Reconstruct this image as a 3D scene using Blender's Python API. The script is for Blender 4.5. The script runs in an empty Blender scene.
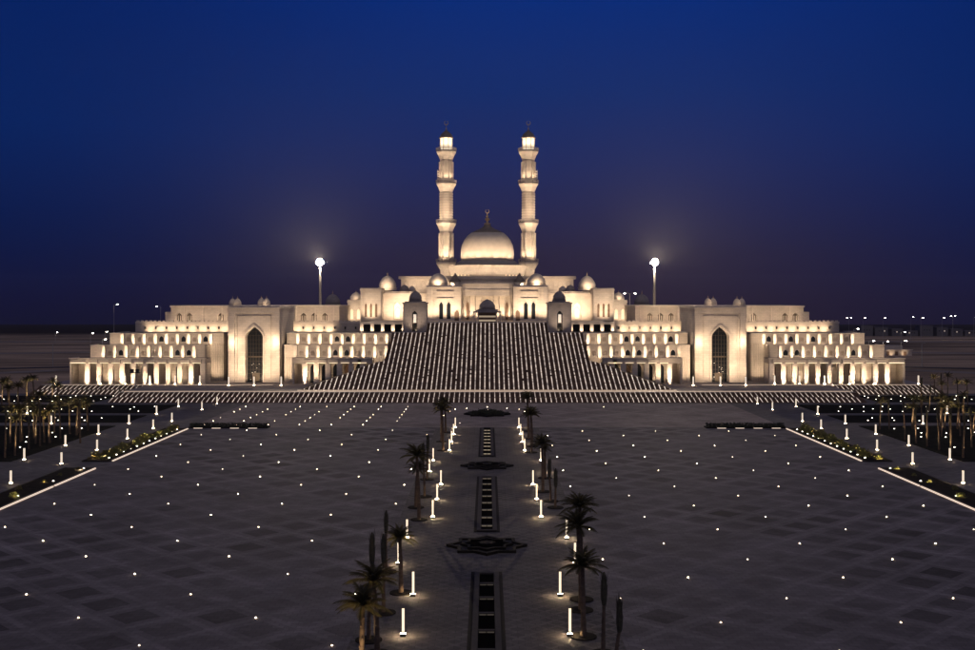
import bpy, math, random
from mathutils import Vector
random.seed(7)
PI = math.pi
S = bpy.context.scene
COL = S.collection
EYE = 24.0
HAZE = .00006

# ------------------------------------------------------------------ materials
def lin(r, g, b):
    f = lambda c: (c/255.0/12.92) if c/255.0 <= .04045 else ((c/255.0+.055)/1.055)**2.4
    return (f(r), f(g), f(b), 1)

def new_mat(name):
    m = bpy.data.materials.new(name); m.use_nodes = True
    nt = m.node_tree
    b = nt.nodes['Principled BSDF']
    return m, nt, b

def mat(name, col, rough=.7, noise=.18, scale=.6, metal=0, bump=0.0, bscale=6, fine=0.0):
    """stone / paint with large weathering noise and fine grain"""
    m, nt, b = new_mat(name)
    N, L = nt.nodes, nt.links
    tc = N.new('ShaderNodeTexCoord')
    n1 = N.new('ShaderNodeTexNoise'); n1.inputs['Scale'].default_value = scale; n1.inputs['Detail'].default_value = 6
    L.new(tc.outputs['Object'], n1.inputs['Vector'])
    r = N.new('ShaderNodeMapRange'); r.inputs[1].default_value = .3; r.inputs[2].default_value = .7
    r.inputs[3].default_value = 1-noise; r.inputs[4].default_value = 1+noise
    L.new(n1.outputs['Fac'], r.inputs[0])
    mx = N.new('ShaderNodeVectorMath'); mx.operation = 'SCALE'
    mx.inputs[0].default_value = col[:3]
    L.new(r.outputs[0], mx.inputs['Scale'])
    L.new(mx.outputs[0], b.inputs['Base Color'])
    b.inputs['Roughness'].default_value = rough
    b.inputs['Metallic'].default_value = metal
    b.inputs['Specular IOR Level'].default_value = .3
    if bump:
        n2 = N.new('ShaderNodeTexNoise'); n2.inputs['Scale'].default_value = bscale; n2.inputs['Detail'].default_value = 5
        L.new(tc.outputs['Object'], n2.inputs['Vector'])
        bp = N.new('ShaderNodeBump'); bp.inputs['Strength'].default_value = bump; bp.inputs['Distance'].default_value = .05
        L.new(n2.outputs['Fac'], bp.inputs['Height']); L.new(bp.outputs[0], b.inputs['Normal'])
    return m

def stone_mat(name, col, bw=1.2, bh=.45, mortar=.82, noise=.1):
    """ashlar masonry: joints as slight colour and bump, in the wall's own plane (x+y, z)"""
    m, nt, b = new_mat(name)
    N, L = nt.nodes, nt.links
    g = N.new('ShaderNodeNewGeometry')
    sp = N.new('ShaderNodeSeparateXYZ'); L.new(g.outputs['Position'], sp.inputs[0])
    ad = N.new('ShaderNodeMath'); ad.operation = 'ADD'
    L.new(sp.outputs[0], ad.inputs[0]); L.new(sp.outputs[1], ad.inputs[1])
    cb = N.new('ShaderNodeCombineXYZ'); L.new(ad.outputs[0], cb.inputs[0]); L.new(sp.outputs[2], cb.inputs[1])
    br = N.new('ShaderNodeTexBrick')
    br.inputs['Scale'].default_value = 1.0
    br.inputs['Brick Width'].default_value = bw; br.inputs['Row Height'].default_value = bh
    br.inputs['Mortar Size'].default_value = .02; br.inputs['Mortar Smooth'].default_value = .3
    c = Vector(col[:3])
    br.inputs['Color1'].default_value = (*(c*1.05), 1)
    br.inputs['Color2'].default_value = (*(c*.93), 1)
    br.inputs['Mortar'].default_value = (*(c*mortar*.8), 1)
    L.new(cb.outputs[0], br.inputs['Vector'])
    n1 = N.new('ShaderNodeTexNoise'); n1.inputs['Scale'].default_value = .35; n1.inputs['Detail'].default_value = 8
    L.new(g.outputs['Position'], n1.inputs['Vector'])
    r = N.new('ShaderNodeMapRange'); r.inputs[1].default_value = .3; r.inputs[2].default_value = .7
    r.inputs[3].default_value = 1-noise; r.inputs[4].default_value = 1+noise
    L.new(n1.outputs['Fac'], r.inputs[0])
    mx = N.new('ShaderNodeVectorMath'); mx.operation = 'SCALE'
    L.new(br.outputs['Color'], mx.inputs[0]); L.new(r.outputs[0], mx.inputs['Scale'])
    L.new(mx.outputs[0], b.inputs['Base Color'])
    b.inputs['Roughness'].default_value = .75; b.inputs['Specular IOR Level'].default_value = .25
    return m

def emit_mat(name, col, strength, base=(.8, .75, .65, 1)):
    m, nt, b = new_mat(name)
    b.inputs['Base Color'].default_value = base
    b.inputs['Emission Color'].default_value = col
    b.inputs['Emission Strength'].default_value = strength
    b.inputs['Roughness'].default_value = .4
    return m

WARM = (1, .745, .51, 1)
M = {}
M['stone'] = stone_mat('limestone', (.56, .485, .40))
M['stone2'] = stone_mat('limestone_pale', (.64, .56, .47), 1.6, .6)
M['dome'] = mat('dome_stone', (.64, .56, .46), .95, .08, .5)
M['leaddome'] = mat('lead_cap', (.20, .165, .135), .5, .2, 1.5)
M['greydome'] = stone_mat('grey_stone', (.30, .27, .26), .8, .35)
M['roof'] = mat('roof_screed', (.22, .20, .18), .8, .25, .3)
M['glass'] = mat('dark_glass', (.012, .015, .02), .12, .3, .4)
M['screen'] = mat('timber_screen', (.16, .10, .065), .6, .3, 2)
M['frame'] = mat('bronze_frame', (.10, .08, .06), .45, .2, 2, metal=.6)
M['step'] = mat('brown_granite', (.13, .078, .048), .7, .25, .8, bump=.3)
M['podium'] = mat('podium_stone', (.36, .31, .27), .7, .15, .5)
M['strip'] = emit_mat('stair_light_strip', (1, .80, .64, 1), .66)
nt_ = M['strip'].node_tree; tc_ = nt_.nodes.new('ShaderNodeNewGeometry'); no_ = nt_.nodes.new('ShaderNodeTexNoise'); no_.inputs['Scale'].default_value = .55; no_.inputs['Detail'].default_value = 4
mr_ = nt_.nodes.new('ShaderNodeMapRange'); mr_.inputs[1].default_value = .34; mr_.inputs[2].default_value = .66; mr_.inputs[3].default_value = .16; mr_.inputs[4].default_value = .88
nt_.links.new(tc_.outputs['Position'], no_.inputs['Vector']); nt_.links.new(no_.outputs['Fac'], mr_.inputs[0]); nt_.links.new(mr_.outputs[0], nt_.nodes['Principled BSDF'].inputs['Emission Strength'])
M['line'] = emit_mat('linear_light', (1, .76, .58, 1), .8)
M['ledge'] = emit_mat('ledge_light', (1, .76, .48, 1), 1.1)
M['foot'] = emit_mat('stair_foot_light', (1, .70, .46, 1), .55)
M['bulb'] = emit_mat('ground_light_lens', (1, .76, .50, 1), 26)
M['bulbdim'] = emit_mat('garden_light_lens', (1, .88, .74, 1), 9)
M['tube'] = emit_mat('bollard_tube', (1, .78, .54, 1), 1.35)
M['lens'] = emit_mat('bollard_base_lens', (1, .72, .42, 1), 480)
M['flood'] = emit_mat('floodlight_lens', (1, .80, .58, 1), 800)
M['street'] = emit_mat('street_lamp_lens', (1, .9, .75, 1), 60)
M['faint'] = emit_mat('faint_window', (1, .8, .6, 1), .5)
M['lantern'] = emit_mat('lit_lantern_room', (1, .80, .52, 1), .9)
M['gallery_glow'] = emit_mat('lit_niche', (1, .74, .42, 1), .3)
M['pane_glow'] = emit_mat('cool_pane_glow', (.80, .90, 1, 1), .22)
M['pole'] = mat('galvanised_steel', (.42, .40, .37), .5, .1, 3, metal=.3)
M['black'] = mat('black_metal', (.02, .02, .02), .5, .2, 3)
M['gold'] = mat('gilded_metal', (.75, .55, .28), .35, .1, 3, metal=.7)
M['trunk'] = mat('palm_bark', (.13, .09, .06), .9, .35, 3, bump=.6, bscale=12)
M['frond'] = mat('palm_frond', (.045, .042, .02), .6, .3, 2)
M['tied'] = mat('tied_frond', (.06, .055, .035), .8, .35, 4, bump=.5)
M['shrub'] = mat('shrub_leaf', (.10, .11, .04), .7, .35, 3)
M['hedge'] = mat('dark_hedge_leaf', (.03, .035, .02), .8, .35, 3)
M['soil'] = mat('dark_soil', (.02, .017, .014), .9, .4, 1.2)
M['lawn'] = mat('dark_lawn', (.012, .013, .010), .95, .5, .6)
M['granite'] = mat('black_granite', (.010, .009, .009), .6, .3, 1)
M['granitel'] = mat('grey_granite', (.055, .05, .048), .5, .2, 1)
M['water'] = mat('black_water', (.003, .003, .003), .35, .3, 1)
for k_ in ('water', 'granite', 'granitel', 'lawn', 'soil'): M[k_].node_tree.nodes['Principled BSDF'].inputs['Specular IOR Level'].default_value = .03
M['water'].node_tree.nodes['Principled BSDF'].inputs['IOR'].default_value = 1.03
M['distant'] = mat('distant_wall', (.16, .15, .15), .8, .2, .05)
M['road'] = mat('desert_road', (.28, .235, .19), .9, .2, .05)
M['roadd'] = mat('asphalt', (.045, .045, .05), .9, .2, .05)

for k_ in ('frond', 'shrub'):      # leaves let light through
    nt_ = M[k_].node_tree; b_ = nt_.nodes['Principled BSDF']; tr_ = nt_.nodes.new('ShaderNodeBsdfTranslucent'); mx_ = nt_.nodes.new('ShaderNodeMixShader')
    tr_.inputs[0].default_value = (.13, .11, .04, 1) if k_ == 'frond' else (.22, .20, .08, 1); mx_.inputs[0].default_value = .45
    nt_.links.new(b_.outputs[0], mx_.inputs[1]); nt_.links.new(tr_.outputs[0], mx_.inputs[2]); nt_.links.new(mx_.outputs[0], nt_.nodes['Material Output'].inputs['Surface'])

# paving: diagonal lattice with dark tiles inset in pale bands
def paving_mat(name, base, dark, band, cell, gap=.33, rnd=1.0, warm=0, rough=.85):
    m, nt, b = new_mat(name)
    N, L = nt.nodes, nt.links
    g = N.new('ShaderNodeNewGeometry')
    def math_(op, a, c=None, clamp=False):
        n = N.new('ShaderNodeMath'); n.operation = op; n.use_clamp = clamp
        for i, v in enumerate((a, c)):
            if v is None: continue
            if isinstance(v, (int, float)): n.inputs[i].default_value = v
            else: L.new(v, n.inputs[i])
        return n.outputs[0]
    mp = N.new('ShaderNodeMapping'); mp.inputs['Rotation'].default_value = (0, 0, PI/4)
    mp.inputs['Scale'].default_value = (1/cell,)*3
    L.new(g.outputs['Position'], mp.inputs['Vector'])
    sp = N.new('ShaderNodeSeparateXYZ'); L.new(mp.outputs[0], sp.inputs[0])
    u, v = sp.outputs[0], sp.outputs[1]
    fu = math_('ABSOLUTE', math_('SUBTRACT', math_('FRACT', u), .5))
    fv = math_('ABSOLUTE', math_('SUBTRACT', math_('FRACT', v), .5))
    mxx = math_('MAXIMUM', fu, fv)
    tile = math_('LESS_THAN', mxx, gap)
    line = math_('GREATER_THAN', mxx, .44)
    cb = N.new('ShaderNodeCombineXYZ'); L.new(math_('FLOOR', u), cb.inputs[0]); L.new(math_('FLOOR', v), cb.inputs[1])
    wn = N.new('ShaderNodeTexWhiteNoise'); wn.noise_dimensions = '2D'; L.new(cb.outputs[0], wn.inputs['Vector'])
    rv = N.new('ShaderNodeMapRange'); rv.inputs[3].default_value = 1-rnd; rv.inputs[4].default_value = 1
    L.new(wn.outputs['Value'], rv.inputs[0])
    big = N.new('ShaderNodeTexNoise'); big.inputs['Scale'].default_value = .035; big.inputs['Detail'].default_value = 4
    L.new(g.outputs['Position'], big.inputs['Vector'])
    bigr = N.new('ShaderNodeMapRange'); bigr.inputs[1].default_value = .38; bigr.inputs[2].default_value = .62
    bigr.inputs[3].default_value = .25; bigr.inputs[4].default_value = 1; L.new(big.outputs['Fac'], bigr.inputs[0])
    tf = math_('MULTIPLY', math_('MULTIPLY', tile, rv.outputs[0]), bigr.outputs[0])
    m1 = N.new('ShaderNodeMix'); m1.data_type = 'RGBA'; m1.inputs[6].default_value = (*base, 1); m1.inputs[7].default_value = (*dark, 1)
    L.new(tf, m1.inputs[0])
    m2 = N.new('ShaderNodeMix'); m2.data_type = 'RGBA'; m2.inputs[7].default_value = (*band, 1)
    L.new(m1.outputs[2], m2.inputs[6]); L.new(math_('MULTIPLY', math_('MULTIPLY', line, .55), bigr.outputs[0]), m2.inputs[0])
    # slabs and stains
    br = N.new('ShaderNodeTexBrick'); br.inputs['Scale'].default_value = 1; br.inputs['Brick Width'].default_value = .9
    br.inputs['Row Height'].default_value = .6; br.inputs['Mortar Size'].default_value = .02
    br.inputs['Color1'].default_value = (1.12, 1.12, 1.12, 1); br.inputs['Color2'].default_value = (.86, .86, .86, 1); br.inputs['Mortar'].default_value = (.6, .6, .6, 1)
    L.new(g.outputs['Position'], br.inputs['Vector'])
    st = N.new('ShaderNodeTexNoise'); st.inputs['Scale'].default_value = .12; st.inputs['Detail'].default_value = 9; st.inputs['Roughness'].default_value = .65
    L.new(g.outputs['Position'], st.inputs['Vector'])
    sr = N.new('ShaderNodeMapRange'); sr.inputs[1].default_value = .3; sr.inputs[2].default_value = .7; sr.inputs[3].default_value = .72; sr.inputs[4].default_value = 1.28
    L.new(st.outputs['Fac'], sr.inputs[0])
    v1 = N.new('ShaderNodeVectorMath'); v1.operation = 'MULTIPLY'; L.new(m2.outputs[2], v1.inputs[0]); L.new(br.outputs['Color'], v1.inputs[1])
    v2 = N.new('ShaderNodeVectorMath'); v2.operation = 'SCALE'; L.new(v1.outputs[0], v2.inputs[0]); L.new(sr.outputs[0], v2.inputs['Scale'])
    L.new(v2.outputs[0], b.inputs['Base Color'])
    b.inputs['Roughness'].default_value = rough; b.inputs['Specular IOR Level'].default_value = .15
    return m

M['plaza'] = paving_mat('plaza_paving', (.178, .162, .170), (.058, .053, .056), (.27, .25, .255), 4.72, .30, .85)
M['upper'] = paving_mat('upper_plaza_paving', (.33, .28, .255), (.26, .22, .205), (.38, .33, .30), 8.5, .4, .6)
M['walk'] = paving_mat('walkway_paving', (.14, .128, .124), (.085, .08, .08), (.20, .185, .175), 1.05, .36, .8)
M['path'] = paving_mat('path_paving', (.17, .16, .155), (.14, .13, .13), (.2, .19, .18), 2.4, .4, .5)

# desert
def desert_mat():
    m, nt, b = new_mat('desert_sand')
    N, L = nt.nodes, nt.links
    g = N.new('ShaderNodeNewGeometry')
    mp = N.new('ShaderNodeMapping'); mp.inputs['Scale'].default_value = (.006, .02, .02); L.new(g.outputs['Position'], mp.inputs['Vector'])
    n = N.new('ShaderNodeTexNoise'); n.inputs['Scale'].default_value = 1; n.inputs['Detail'].default_value = 10; n.inputs['Roughness'].default_value = .62
    L.new(mp.outputs[0], n.inputs['Vector'])
    cr = N.new('ShaderNodeValToRGB'); L.new(n.outputs['Fac'], cr.inputs[0])
    cr.color_ramp.elements[0].position = .36; cr.color_ramp.elements[0].color = (.10, .08, .065, 1)
    cr.color_ramp.elements[1].position = .66; cr.color_ramp.elements[1].color = (.62, .46, .33, 1)
    s_ = N.new('ShaderNodeSeparateXYZ'); L.new(g.outputs['Position'], s_.inputs[0])     # sand colour darkens far out
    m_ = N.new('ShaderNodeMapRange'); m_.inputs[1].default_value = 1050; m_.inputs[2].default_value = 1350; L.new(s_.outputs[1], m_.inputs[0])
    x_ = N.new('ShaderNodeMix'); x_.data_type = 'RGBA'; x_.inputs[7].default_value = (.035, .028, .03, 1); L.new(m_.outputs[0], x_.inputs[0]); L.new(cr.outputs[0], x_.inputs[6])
    L.new(x_.outputs[2], b.inputs['Base Color']); b.inputs['Roughness'].default_value = .95
    b.inputs['Specular IOR Level'].default_value = 0
    return m
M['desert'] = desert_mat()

# ------------------------------------------------------------------ mesh helper
class MB:
    def __init__(s): s.v = []; s.f = []
    def box(s, x0, x1, y0, y1, z0, z1):
        if x0 > x1: x0, x1 = x1, x0
        b = len(s.v)
        s.v += [(x0,y0,z0),(x1,y0,z0),(x1,y1,z0),(x0,y1,z0),(x0,y0,z1),(x1,y0,z1),(x1,y1,z1),(x0,y1,z1)]
        s.f += [(b,b+3,b+2,b+1),(b+4,b+5,b+6,b+7),(b,b+1,b+5,b+4),(b+1,b+2,b+6,b+5),(b+2,b+3,b+7,b+6),(b+3,b,b+4,b+7)]
        return s
    def quad(s, *p):
        b = len(s.v); s.v += list(p); s.f.append(tuple(range(b, b+len(p)))); return s
    def prism_z(s, poly, z0, z1):
        b = len(s.v); n = len(poly)
        s.v += [(x,y,z0) for x,y in poly] + [(x,y,z1) for x,y in poly]
        s.f += [tuple(range(b+n-1, b-1, -1)), tuple(range(b+n, b+2*n))]
        s.f += [(b+i, b+(i+1)%n, b+n+(i+1)%n, b+n+i) for i in range(n)]
        return s
    def prism_y(s, poly, y0, y1):
        b = len(s.v); n = len(poly)
        s.v += [(x,y0,z) for x,z in poly] + [(x,y1,z) for x,z in poly]
        s.f += [tuple(range(b, b+n)), tuple(range(b+2*n-1, b+n-1, -1))]
        s.f += [(b+i, b+n+i, b+n+(i+1)%n, b+(i+1)%n) for i in range(n)]
        return s
    def lathe(s, prof, n=24, cx=0, cy=0, rib=0, ribn=0, rot=0, caps=True):
        b = len(s.v)
        for r, z in prof:
            for i in range(n):
                a = 2*PI*i/n + rot
                rr = r*(1+rib*(abs(math.cos(a*ribn/2))-.6)) if rib else r
                s.v.append((cx+rr*math.cos(a), cy+rr*math.sin(a), z))
        m = len(prof)
        for j in range(m-1):
            for i in range(n):
                s.f.append((b+j*n+i, b+j*n+(i+1)%n, b+(j+1)*n+(i+1)%n, b+(j+1)*n+i))
        if caps: s.f.append(tuple(b+i for i in range(n-1, -1, -1))); s.f.append(tuple(b+(m-1)*n+i for i in range(n)))
        return s
    def tube(s, pts, rad, n=6):
        b0 = len(s.v)
        for k, p in enumerate(pts):
            p = Vector(p)
            d = (Vector(pts[min(k+1, len(pts)-1)]) - Vector(pts[max(k-1, 0)])).normalized()
            u = d.cross(Vector((0, 1, 0)) if abs(d.y) < .9 else Vector((1, 0, 0))).normalized(); w = d.cross(u)
            r = rad[k] if isinstance(rad, (list, tuple)) else rad
            for i in range(n):
                a = 2*PI*i/n; s.v.append(tuple(p + u*r*math.cos(a) + w*r*math.sin(a)))
        for k in range(len(pts)-1):
            for i in range(n):
                s.f.append((b0+k*n+i, b0+k*n+(i+1)%n, b0+(k+1)*n+(i+1)%n, b0+(k+1)*n+i))
        s.f.append(tuple(b0+i for i in range(n))); s.f.append(tuple(b0+(len(pts)-1)*n+i for i in range(n)))
        return s
    def mesh(s, name, m, smooth=False, off=(0, 0, 0)):
        me = bpy.data.meshes.new(name)
        ox, oy, oz = off
        me.from_pydata([(x-ox, y-oy, z-oz) for x, y, z in s.v], [], s.f)
        me.materials.append(M[m] if isinstance(m, str) else m)
        if smooth: me.polygons.foreach_set('use_smooth', [True]*len(me.polygons))
        me.update(); return me
    def build(s, name, m, parent=None, smooth=False):
        off = parent['_w'] if parent is not None and '_w' in parent else (0, 0, 0)
        o = bpy.data.objects.new(name, s.mesh(name, m, smooth, off)); COL.objects.link(o)
        if parent is not None: o.parent = parent; o['_w'] = list(off)
        return o

def tag(o, label=None, cat=None, group=None, kind=None):
    if label: o['label'] = label
    if cat: o['category'] = cat
    if group: o['group'] = group
    if kind: o['kind'] = kind
    return o

def thing(name, label, cat, loc=(0, 0, 0), group=None):
    o = bpy.data.objects.new(name, None); COL.objects.link(o); o.location = loc; o['_w'] = list(loc)
    o.empty_display_size = .1
    return tag(o, label, cat, group)

def struct(name, mb, m): return tag(mb.build(name, m), kind='structure')

def copy_tree(o, parent=None):
    c = o.copy(); COL.objects.link(c)
    if parent is not None: c.parent = parent
    for ch in list(o.children): copy_tree(ch, c)
    return c

def local(name, mb, m, parent, smooth=False):      # vertices already local to the thing
    o = bpy.data.objects.new(name, mb.mesh(name, m, smooth)); COL.objects.link(o); o.parent = parent; return o

_ld = {}
def spot(parent, loc, target, power, size=60, blend=.8, rad=.15, col=WARM[:3], ell=1):
    if col == WARM[:3] and power < 100000: power = round(power*1.22)
    key = (power, size, blend, rad, col)
    if key not in _ld:
        d = bpy.data.lights.new('spot_lamp', 'SPOT'); d.energy = power; d.spot_size = math.radians(size)
        d.spot_blend = blend; d.shadow_soft_size = rad; d.color = col; _ld[key] = d
    o = bpy.data.objects.new('spot_lamp', _ld[key]); COL.objects.link(o)
    off = Vector(parent['_w']) if parent is not None and '_w' in parent else Vector((0, 0, 0))
    o.location = Vector(loc) - off
    o.rotation_mode = 'QUATERNION'
    o.rotation_quaternion = (Vector(target)-Vector(loc)).to_track_quat('-Z', 'Y')
    o.scale = (ell, 1, 1)          # oval beam, narrow across
    if parent is not None: o.parent = parent
    return o

ORD = 'zeroth first second third fourth fifth sixth seventh eighth ninth tenth eleventh twelfth thirteenth fourteenth fifteenth sixteenth seventeenth eighteenth nineteenth twentieth'.split()
def ordn(n):
    if n <= 20: return ORD[n]
    t = {2: 'twenty', 3: 'thirty', 4: 'forty', 5: 'fifty', 6: 'sixty'}[n//10]
    return ({20: 'twentieth', 30: 'thirtieth', 40: 'fortieth', 50: 'fiftieth', 60: 'sixtieth'}[n] if n % 10 == 0 else t+'-'+ORD[n % 10])
SIDE = {-1: 'left', 1: 'right'}

# arch outline from left spring to right spring, through apex
def arch_pts(cx, hw, zs, zt, n=7, p=1.8):
    L_ = [(cx - hw*(1-(i/n)**p), zs+(zt-zs)*i/n) for i in range(n+1)]
    R_ = [(2*cx-x, z) for x, z in reversed(L_[:-1])]
    return L_+R_

def arch_wall(mb, x0, x1, z0, z1, cx, hw, zs, zt, y0, y1, zb=None):
    """wall bay with a real pointed opening through it"""
    if x0 > x1: x0, x1 = x1, x0
    zb = z0 if zb is None else zb
    P = arch_pts(cx, hw, zs, zt)
    for y in (y0,):
        mb.quad((x0,y,z0),(cx-hw,y,z0),(cx-hw,y,z1),(x0,y,z1))
        mb.quad((cx+hw,y,z0),(x1,y,z0),(x1,y,z1),(cx+hw,y,z1))
        if zb > z0: mb.quad((cx-hw,y,z0),(cx+hw,y,z0),(cx+hw,y,zb),(cx-hw,y,zb))
        for a, c in zip(P[:-1], P[1:]): mb.quad((a[0],y,a[1]),(c[0],y,c[1]),(c[0],y,z1),(a[0],y,z1))
    full = [(cx-hw, zb)] + P + [(cx+hw, zb)]
    for a, c in zip(full[:-1], full[1:]): mb.quad((a[0],y0,a[1]),(c[0],y0,c[1]),(c[0],y1,c[1]),(a[0],y1,a[1]))
    mb.quad((cx-hw,y0,zb),(cx+hw,y0,zb),(cx+hw,y1,zb),(cx-hw,y1,zb))
    mb.quad((x0,y0,z1),(x1,y0,z1),(x1,y1,z1),(x0,y1,z1))
    mb.quad((x0,y0,z0),(x0,y0,z1),(x0,y1,z1),(x0,y1,z0)); mb.quad((x1,y0,z0),(x1,y0,z1),(x1,y1,z1),(x1,y1,z0))

def arch_poly(cx, hw, zb, zs, zt): return [(cx-hw, zb)] + arch_pts(cx, hw, zs, zt) + [(cx+hw, zb)]

def arch_ring(mb, cx, hw, zb, zs, zt, t, y0, y1):
    """moulded surround outside an arch opening"""
    a = [(cx-hw, zb)] + arch_pts(cx, hw, zs, zt) + [(cx+hw, zb)]
    b = [(cx-hw-t, zb)] + arch_pts(cx, hw+t, zs, zt+t*1.3) + [(cx+hw+t, zb)]
    for i in range(len(a)-1):
        p, q, r, s_ = a[i], a[i+1], b[i+1], b[i]
        mb.quad(*[(x, y0, z) for x, z in (p, q, r, s_)])
        mb.quad((s_[0],y0,s_[1]),(r[0],y0,r[1]),(r[0],y1,r[1]),(s_[0],y1,s_[1]))
        mb.quad((p[0],y0,p[1]),(q[0],y0,q[1]),(q[0],y1,q[1]),(p[0],y1,p[1]))

def onion(r, h, n=14, bulge=.06):
    """(radius, height) profile of an onion dome with a drawn-up tip"""
    out = []
    for i in range(n+1):
        t = i/n
        a = t*PI/2
        rr = r*math.cos(a)**.82*(1+bulge*math.sin(PI*min(1, t*2.2)))
        if t > .78: rr *= 1-.25*math.sin(PI*(t-.78)/.22*.5)
        out.append((max(rr, r*.012), h*(.88*math.sin(a) + .12*t**3)))
    return out

def dome(parent, cx, cy, z, r, h, mt='dome', fin=1.0, n=28, drum=.5, name='dome', rib=0, ribn=0, cap=False, drummat='stone2'):
    d = MB()
    d.lathe([(r*1.08, z), (r*1.08, z+drum*.75), (r*1.16, z+drum*.8), (r*1.16, z+drum)], n, cx, cy)
    db = d.build('drum', drummat, parent)
    prof = [(rr, z+drum+zz) for rr, zz in onion(r, h)]
    k = MB()
    if cap:
        lo = [p for p in prof if p[1] <= z+drum+h*.84]; hi = [p for p in prof if p[1] >= lo[-1][1]]
        k.lathe(lo, n, cx, cy, rib, ribn); o = k.build(name, mt, parent, True)
        c = MB(); c.lathe([(a*1.03+.05, b) for a, b in hi], n, cx, cy); c.build('dome_cap', 'leaddome', parent, True)
    else:
        k.lathe(prof, n, cx, cy, rib, ribn); o = k.build(name, mt, parent, True)
    if fin:
        f = MB(); zt = z+drum+h
        f.lathe([(.05*fin, zt-.2*fin), (.22*fin, zt+.1*fin), (.32*fin, zt+.4*fin), (.1*fin, zt+.7*fin), (.2*fin, zt+.95*fin), (.05*fin, zt+1.2*fin), (.02, zt+1.7*fin)], 8, cx, cy)
        f.build('finial', 'gold', parent, True)
    return o

def crescent(mb, cx, cy, z, r):
    n = 14
    outer = [(cx+r*math.cos(a), z+r*math.sin(a)) for a in [PI/2+.45+(2*PI-.9)*i/n for i in range(n+1)]]
    inner = [(cx+.74*r*math.cos(a), z+.14*r+.74*r*math.sin(a)) for a in [PI/2+.3+(2*PI-.6)*i/n for i in range(n+1)]]
    for i in range(n):
        p = [outer[i], outer[i+1], inner[i+1], inner[i]]
        mb.prism_y(p, cy-.1, cy+.1)

# ------------------------------------------------------------------ setting
def ground_z(y): return -.06 - (max(0, y-380))*.0168
g = MB()
ys = [-250, 0, 120, 240, 380, 500, 700, 1000, 1500, 2200, 3200]
xs = [-2800, -1700, -900, -400, -200, 0, 200, 400, 900, 1700, 2800]
for j in range(len(ys)-1):
    for i in range(len(xs)-1):
        a, b, c, d = xs[i], xs[i+1], ys[j], ys[j+1]
        g.quad((a,c,ground_z(c)),(b,c,ground_z(c)),(b,d,ground_z(d)),(a,d,ground_z(d)))
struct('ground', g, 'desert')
struct('plaza', MB().box(-56, 56, 30, 207, -.3, 0), 'plaza')
struct('upper_plaza', MB().box(-56, 56, 207.01, 256.2, -.3, .003), 'upper')
for s in (-1, 1):
    struct('path', MB().box(s*56.01, s*70.5, 30, 256.2, -.3, .0015), 'path')
    # outer paths between lawn blocks, out to the far garden
    struct('path', MB().box(s*70.51, s*150, 30, 282, -.3, 0), 'path')
    for (d0, d1, a, b) in ((70.6, 149, 60, 120), (70.6, 149, 124, 158), (70.6, 149, 163, 209), (70.6, 149, 215, 228), (70.6, 149, 233, 251), (92, 149, 258, 275)):
        struct('lawn', MB().box(s*d0, s*d1, a, b, -.02, .10 + .001*(b % 7)), 'lawn')
struct('walkway', MB().box(-9.6, 9.6, 40, 207, -.05, .006), 'walk')

# desert roads
def road(pts, w, m, up):
    r = MB()
    for (x0, y0), (x1, y1) in zip(pts[:-1], pts[1:]):
        n = 6
        for k in range(n):
            ta, tb = k/n, (k+1)/n
            ax, ay, bx, by = x0+(x1-x0)*ta, y0+(y1-y0)*ta, x0+(x1-x0)*tb, y0+(y1-y0)*tb
            r.quad((ax, ay-w/2, ground_z(ay-w/2)+up), (bx, by-w/2, ground_z(by-w/2)+up), (bx, by+w/2, ground_z(by+w/2)+up), (ax, ay+w/2, ground_z(ay+w/2)+up))
    return struct('road', r, m)
for s in (-1, 1):
    road([(s*260, 318), (s*190, 335), (s*150, 372), (s*112, 420), (s*70, 440)], 14, 'road', .05)
    road([(s*260, 350), (s*200, 366), (s*150, 400), (s*112, 450), (s*70, 470)], 10, 'roadd', .12)
    road([(s*420, 520), (s*300, 530), (s*150, 600), (s*90, 640)], 26, 'road', .05)
    road([(s*700, 780), (s*150, 860)], 40, 'road', .06)

# ------------------------------------------------------------------ podium and front steps
PZ = 1.8
pod = thing('podium', 'low pale stone podium running under the whole mosque front', 'podium', (0, 264, 0))
MB().box(-88.5, 88.5, 264.02, 286, -.3, PZ).box(-116, 116, 286.02, 440, -.3, PZ).build('deck', 'podium', pod)
kerb = MB().box(-88.5, 88.5, 264.0, 264.5, PZ+.002, PZ+.05).box(-116, 116, 286.0, 286.5, PZ+.002, PZ+.05).build('edge_band', 'stone2', pod)
MB().box(-88, 88, 266.2, 267.0, PZ+.002, PZ+.09).build('line_light', 'foot', pod)
for s in (-1, 1):
    MB().box(s*56, s*112, 287.1, 287.45, PZ+.002, PZ+.08).build('line_light', 'foot', pod)

def strip_mesh(x, y0, z0, y1, z1, w, gaps, seed):
    rr = random.Random(seed); r = MB()
    cuts = [0] + sorted(rr.uniform(.06, .94) for _ in range(gaps)) + [1]
    L_ = math.hypot(y1-y0, z1-z0)
    for a, b in zip(cuts[:-1], cuts[1:]):
        g_ = .32/L_ if gaps else 0
        a2, b2 = a + (g_ if a > 0 else 0), b
        if b2-a2 < .01: continue
        ya, yb, za, zb = y0+(y1-y0)*a2, y0+(y1-y0)*b2, z0+(z1-z0)*a2, z0+(z1-z0)*b2
        h = .05; q = len(r.v)
        r.v += [(x-w/2,ya,za),(x+w/2,ya,za),(x+w/2,ya,za+h),(x-w/2,ya,za+h),(x-w/2,yb,zb),(x+w/2,yb,zb),(x+w/2,yb,zb+h),(x-w/2,yb,zb+h)]
        r.f += [(q,q+1,q+2,q+3),(q+3,q+2,q+6,q+7),(q+1,q+5,q+6,q+2),(q,q+3,q+7,q+4),(q+4,q+7,q+6,q+5)]
    return r

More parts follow.
